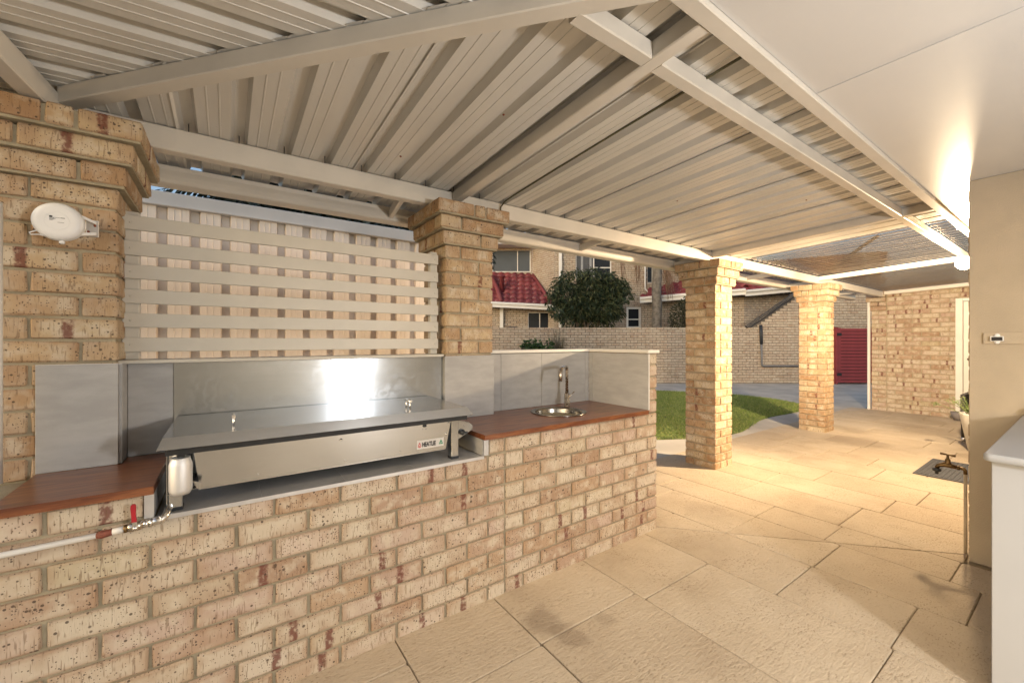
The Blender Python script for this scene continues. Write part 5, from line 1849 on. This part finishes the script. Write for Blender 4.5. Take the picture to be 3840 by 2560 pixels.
PD = 14.6
pt = thing('palm_tree', 'tall grey palm trunk with hanging dry fronds before the far house', 'palm tree', rd(farr(2463, PD), PD, 0))
base = Vector(far(2463, 1436, PD)); base.z = 0
topz = 9.5
m = MB()
path_ = [tuple(base + Vector((0.02 * sin(i * 1.3), 0, topz * i / 40))) for i in range(41)]
m.tube(path_, .16, 16, radii=[.175 + .006 * (i % 2) - .001 * i for i in range(41)])
m.build('trunk', 'trunk', pt)
def frond(mb, p0, dirv, L, drop, n=26, w=.05, ll=.42, rnd_=rv):
    p0 = Vector(p0)
    d = Vector(dirv).normalized()
    pts = []
    for i in range(9):
        t = i / 8
        pts.append(p0 + d * L * t * (1 - .15 * t) + Vector((0, 0, -drop * t * t * L)))
    mb.tube([tuple(q) for q in pts], .012, 5, radii=[.02 - .0018 * i for i in range(9)])
    for i in range(n):
        t = .12 + .88 * i / n
        j = min(7, int(t * 8))
        q = pts[j].lerp(pts[j + 1], t * 8 - j)
        tg = (pts[j + 1] - pts[j]).normalized()
        s = tg.cross(Vector((0, 0, 1))).normalized()
        for sg in (-1, 1):
            dd = s * sg + tg * .6 + Vector((0, 0, -.55 + rnd_.gauss(0, .25)))
            leaf_quad(mb, q, dd, (0, 0, 1), ll * (1 - .5 * abs(t - .45)) * rnd_.uniform(.8, 1.1), w)
mf = MB()
for px, z0_ in ((2486, 1005), (2495, 990), (2490, 998), (2500, 1000), (2391, 985), (2383, 970), (2330, 985)):
    q = Vector(far(px, z0_ - 60, PD))
    for s_ in range(9):
        pts = [q + Vector((rv.gauss(0, .05), rv.gauss(0, .05), 0)), q + Vector((rv.gauss(.05, .06), rv.gauss(0, .06), -.6)), q + CR * rv.gauss(.18 if px > 2450 else .06, .07) + Vector((0, 0, -1.1 - rv.random() * (.75 if px > 2450 else .45)))]
        mf.tube([tuple(k_) for k_ in pts], .010, 4, radii=[.014, .010, .003])
mf.build('dry_fronds', 'frond_dry', pt)
mg = MB()
for i in range(22):
    a = 2 * pi * i / 22 + rv.uniform(-.1, .1)
    frond(mg, base + Vector((0, 0, topz)), (cos(a), sin(a), rv.uniform(.2, .9)), rv.uniform(1.8, 2.4), rv.uniform(.5, .9), 24)
mg.build('crown', 'palm_leaf', pt)

# dark foliage behind the tall fence
pb_ = thing('palm_tree', 'dark palm foliage seen in the gap above the tall metal fence', 'palm tree', (1.15, 7.2, 0))
m = MB()
m.tube([(1.15, 7.2, 0), (1.17, 7.2, 1.6), (1.15, 7.2, 3.2)], .2, 12, radii=[.24, .2, .18])
m.build('trunk', 'trunk', pb_)
m = MB()
for i in range(105):
    a = rv.uniform(0, 2 * pi)
    frond(m, (1.15 + rv.gauss(0, .1), 7.2 + rv.gauss(0, .1), rv.uniform(3.0, 3.8)), (cos(a), sin(a), rv.uniform(-.2, 1.1)), rv.uniform(1.6, 2.6), rv.uniform(.3, .9), 34, .045, .5)
m.build('crown', 'palm_leaf', pb_)
tr = thing('tree', 'dense dark tree behind the tall fence near the middle pillar', 'tree', (3.6, 8.2, 0))
m = MB()
m.tube([(3.6, 8.2, 0), (3.6, 8.2, 2.0), (3.7, 8.3, 3.6)], .14, 8, radii=[.16, .13, .05])
m.build('trunk', 'stem', tr)
m = MB()
leaf_cloud(m, [(3.2, 8.0, 3.5, 1.1, 1.0, .9), (4.3, 8.5, 3.3, .9, .9, .8), (2.4, 8.3, 3.3, .9, .9, .8), (3.6, 8.4, 4.2, .9, .9, .7), (1.7, 8.1, 3.5, .8, .8, .7), (1.0, 8.3, 3.6, .7, .7, .6)], 18000, .07, .16, rv, .5, .3)
m.build('crown', 'palm_leaf', tr)

# plants behind the sink wall, against the garden wall
vd = 11.6
vn = thing('creeper', 'low green creeper growing behind the sink coping', 'plant', rd(farr(2010, vd), vd, 0))
m = MB()
cl = [tcl(1995, 1305, vd, .28, .24), tcl(2035, 1318, vd, .26, .18), tcl(1975, 1300, vd, .14, .14), tcl(2060, 1300, vd, .12, .18), tcl(2010, 1345, vd, .5, .3)]
leaf_cloud(m, cl, 2600, .06, .12, rv, .2, .75)
m.build('foliage', 'leaf_vine', vn)
m = MB()
for px in (1985, 2020, 2050):
    m.tube([rd(farr(px, vd), vd, 0), far(px - 6, 1380, vd), far(px, 1310, vd)], .012, 5)
m.build('stem', 'stem', vn)
dg = thing('dry_grass_clump', 'tall dry grassy clump of arching stems beside the creeper', 'plant', rd(farr(2090, vd + .3), vd + .3, 0))
m = MB()
q0 = Vector(rd(farr(2088, vd + .3), vd + .3, 0))
for i in range(230):
    a = rv.uniform(0, 2 * pi)
    le = rv.uniform(.05, .42)
    hh = rv.uniform(.75, 1.72) * (1.0 if rv.random() < .4 else .85)
    s0 = q0 + Vector((rv.gauss(0, .05), rv.gauss(0, .05), 0))
    dv = Vector((cos(a), sin(a), 0))
    pts = [s0, s0 + dv * le * .35 + Vector((0, 0, hh * .6)), s0 + dv * le * .75 + Vector((0, 0, hh)), s0 + dv * le * 1.15 + Vector((0, 0, hh * rv.uniform(.82, 1.0)))]
    m.tube([tuple(k_) for k_ in pts], .006, 4, cap=False, radii=[.008, .007, .005, .002])
m.build('blades', 'dry_blade', dg)

# dark lid of a bin showing over the garden wall
bn = thing('bin', 'dark rounded bin lid showing above the garden wall', 'bin', rd(farr(1922, 14.4), 14.4, 0))
c_ = rd(farr(1922, 14.4), 14.4, 0)
MB().lathe([(0.30, 0), (0.34, 1.62), (0.36, 1.66)], c_, 'Z', 20).build('body', 'dark', bn)
MB().lathe([(0.37, 1.661), (0.36, 1.75), (0.29, 1.83), (0.12, 1.855), (0, 1.86)], c_, 'Z', 20).build('lid', 'dark', bn)
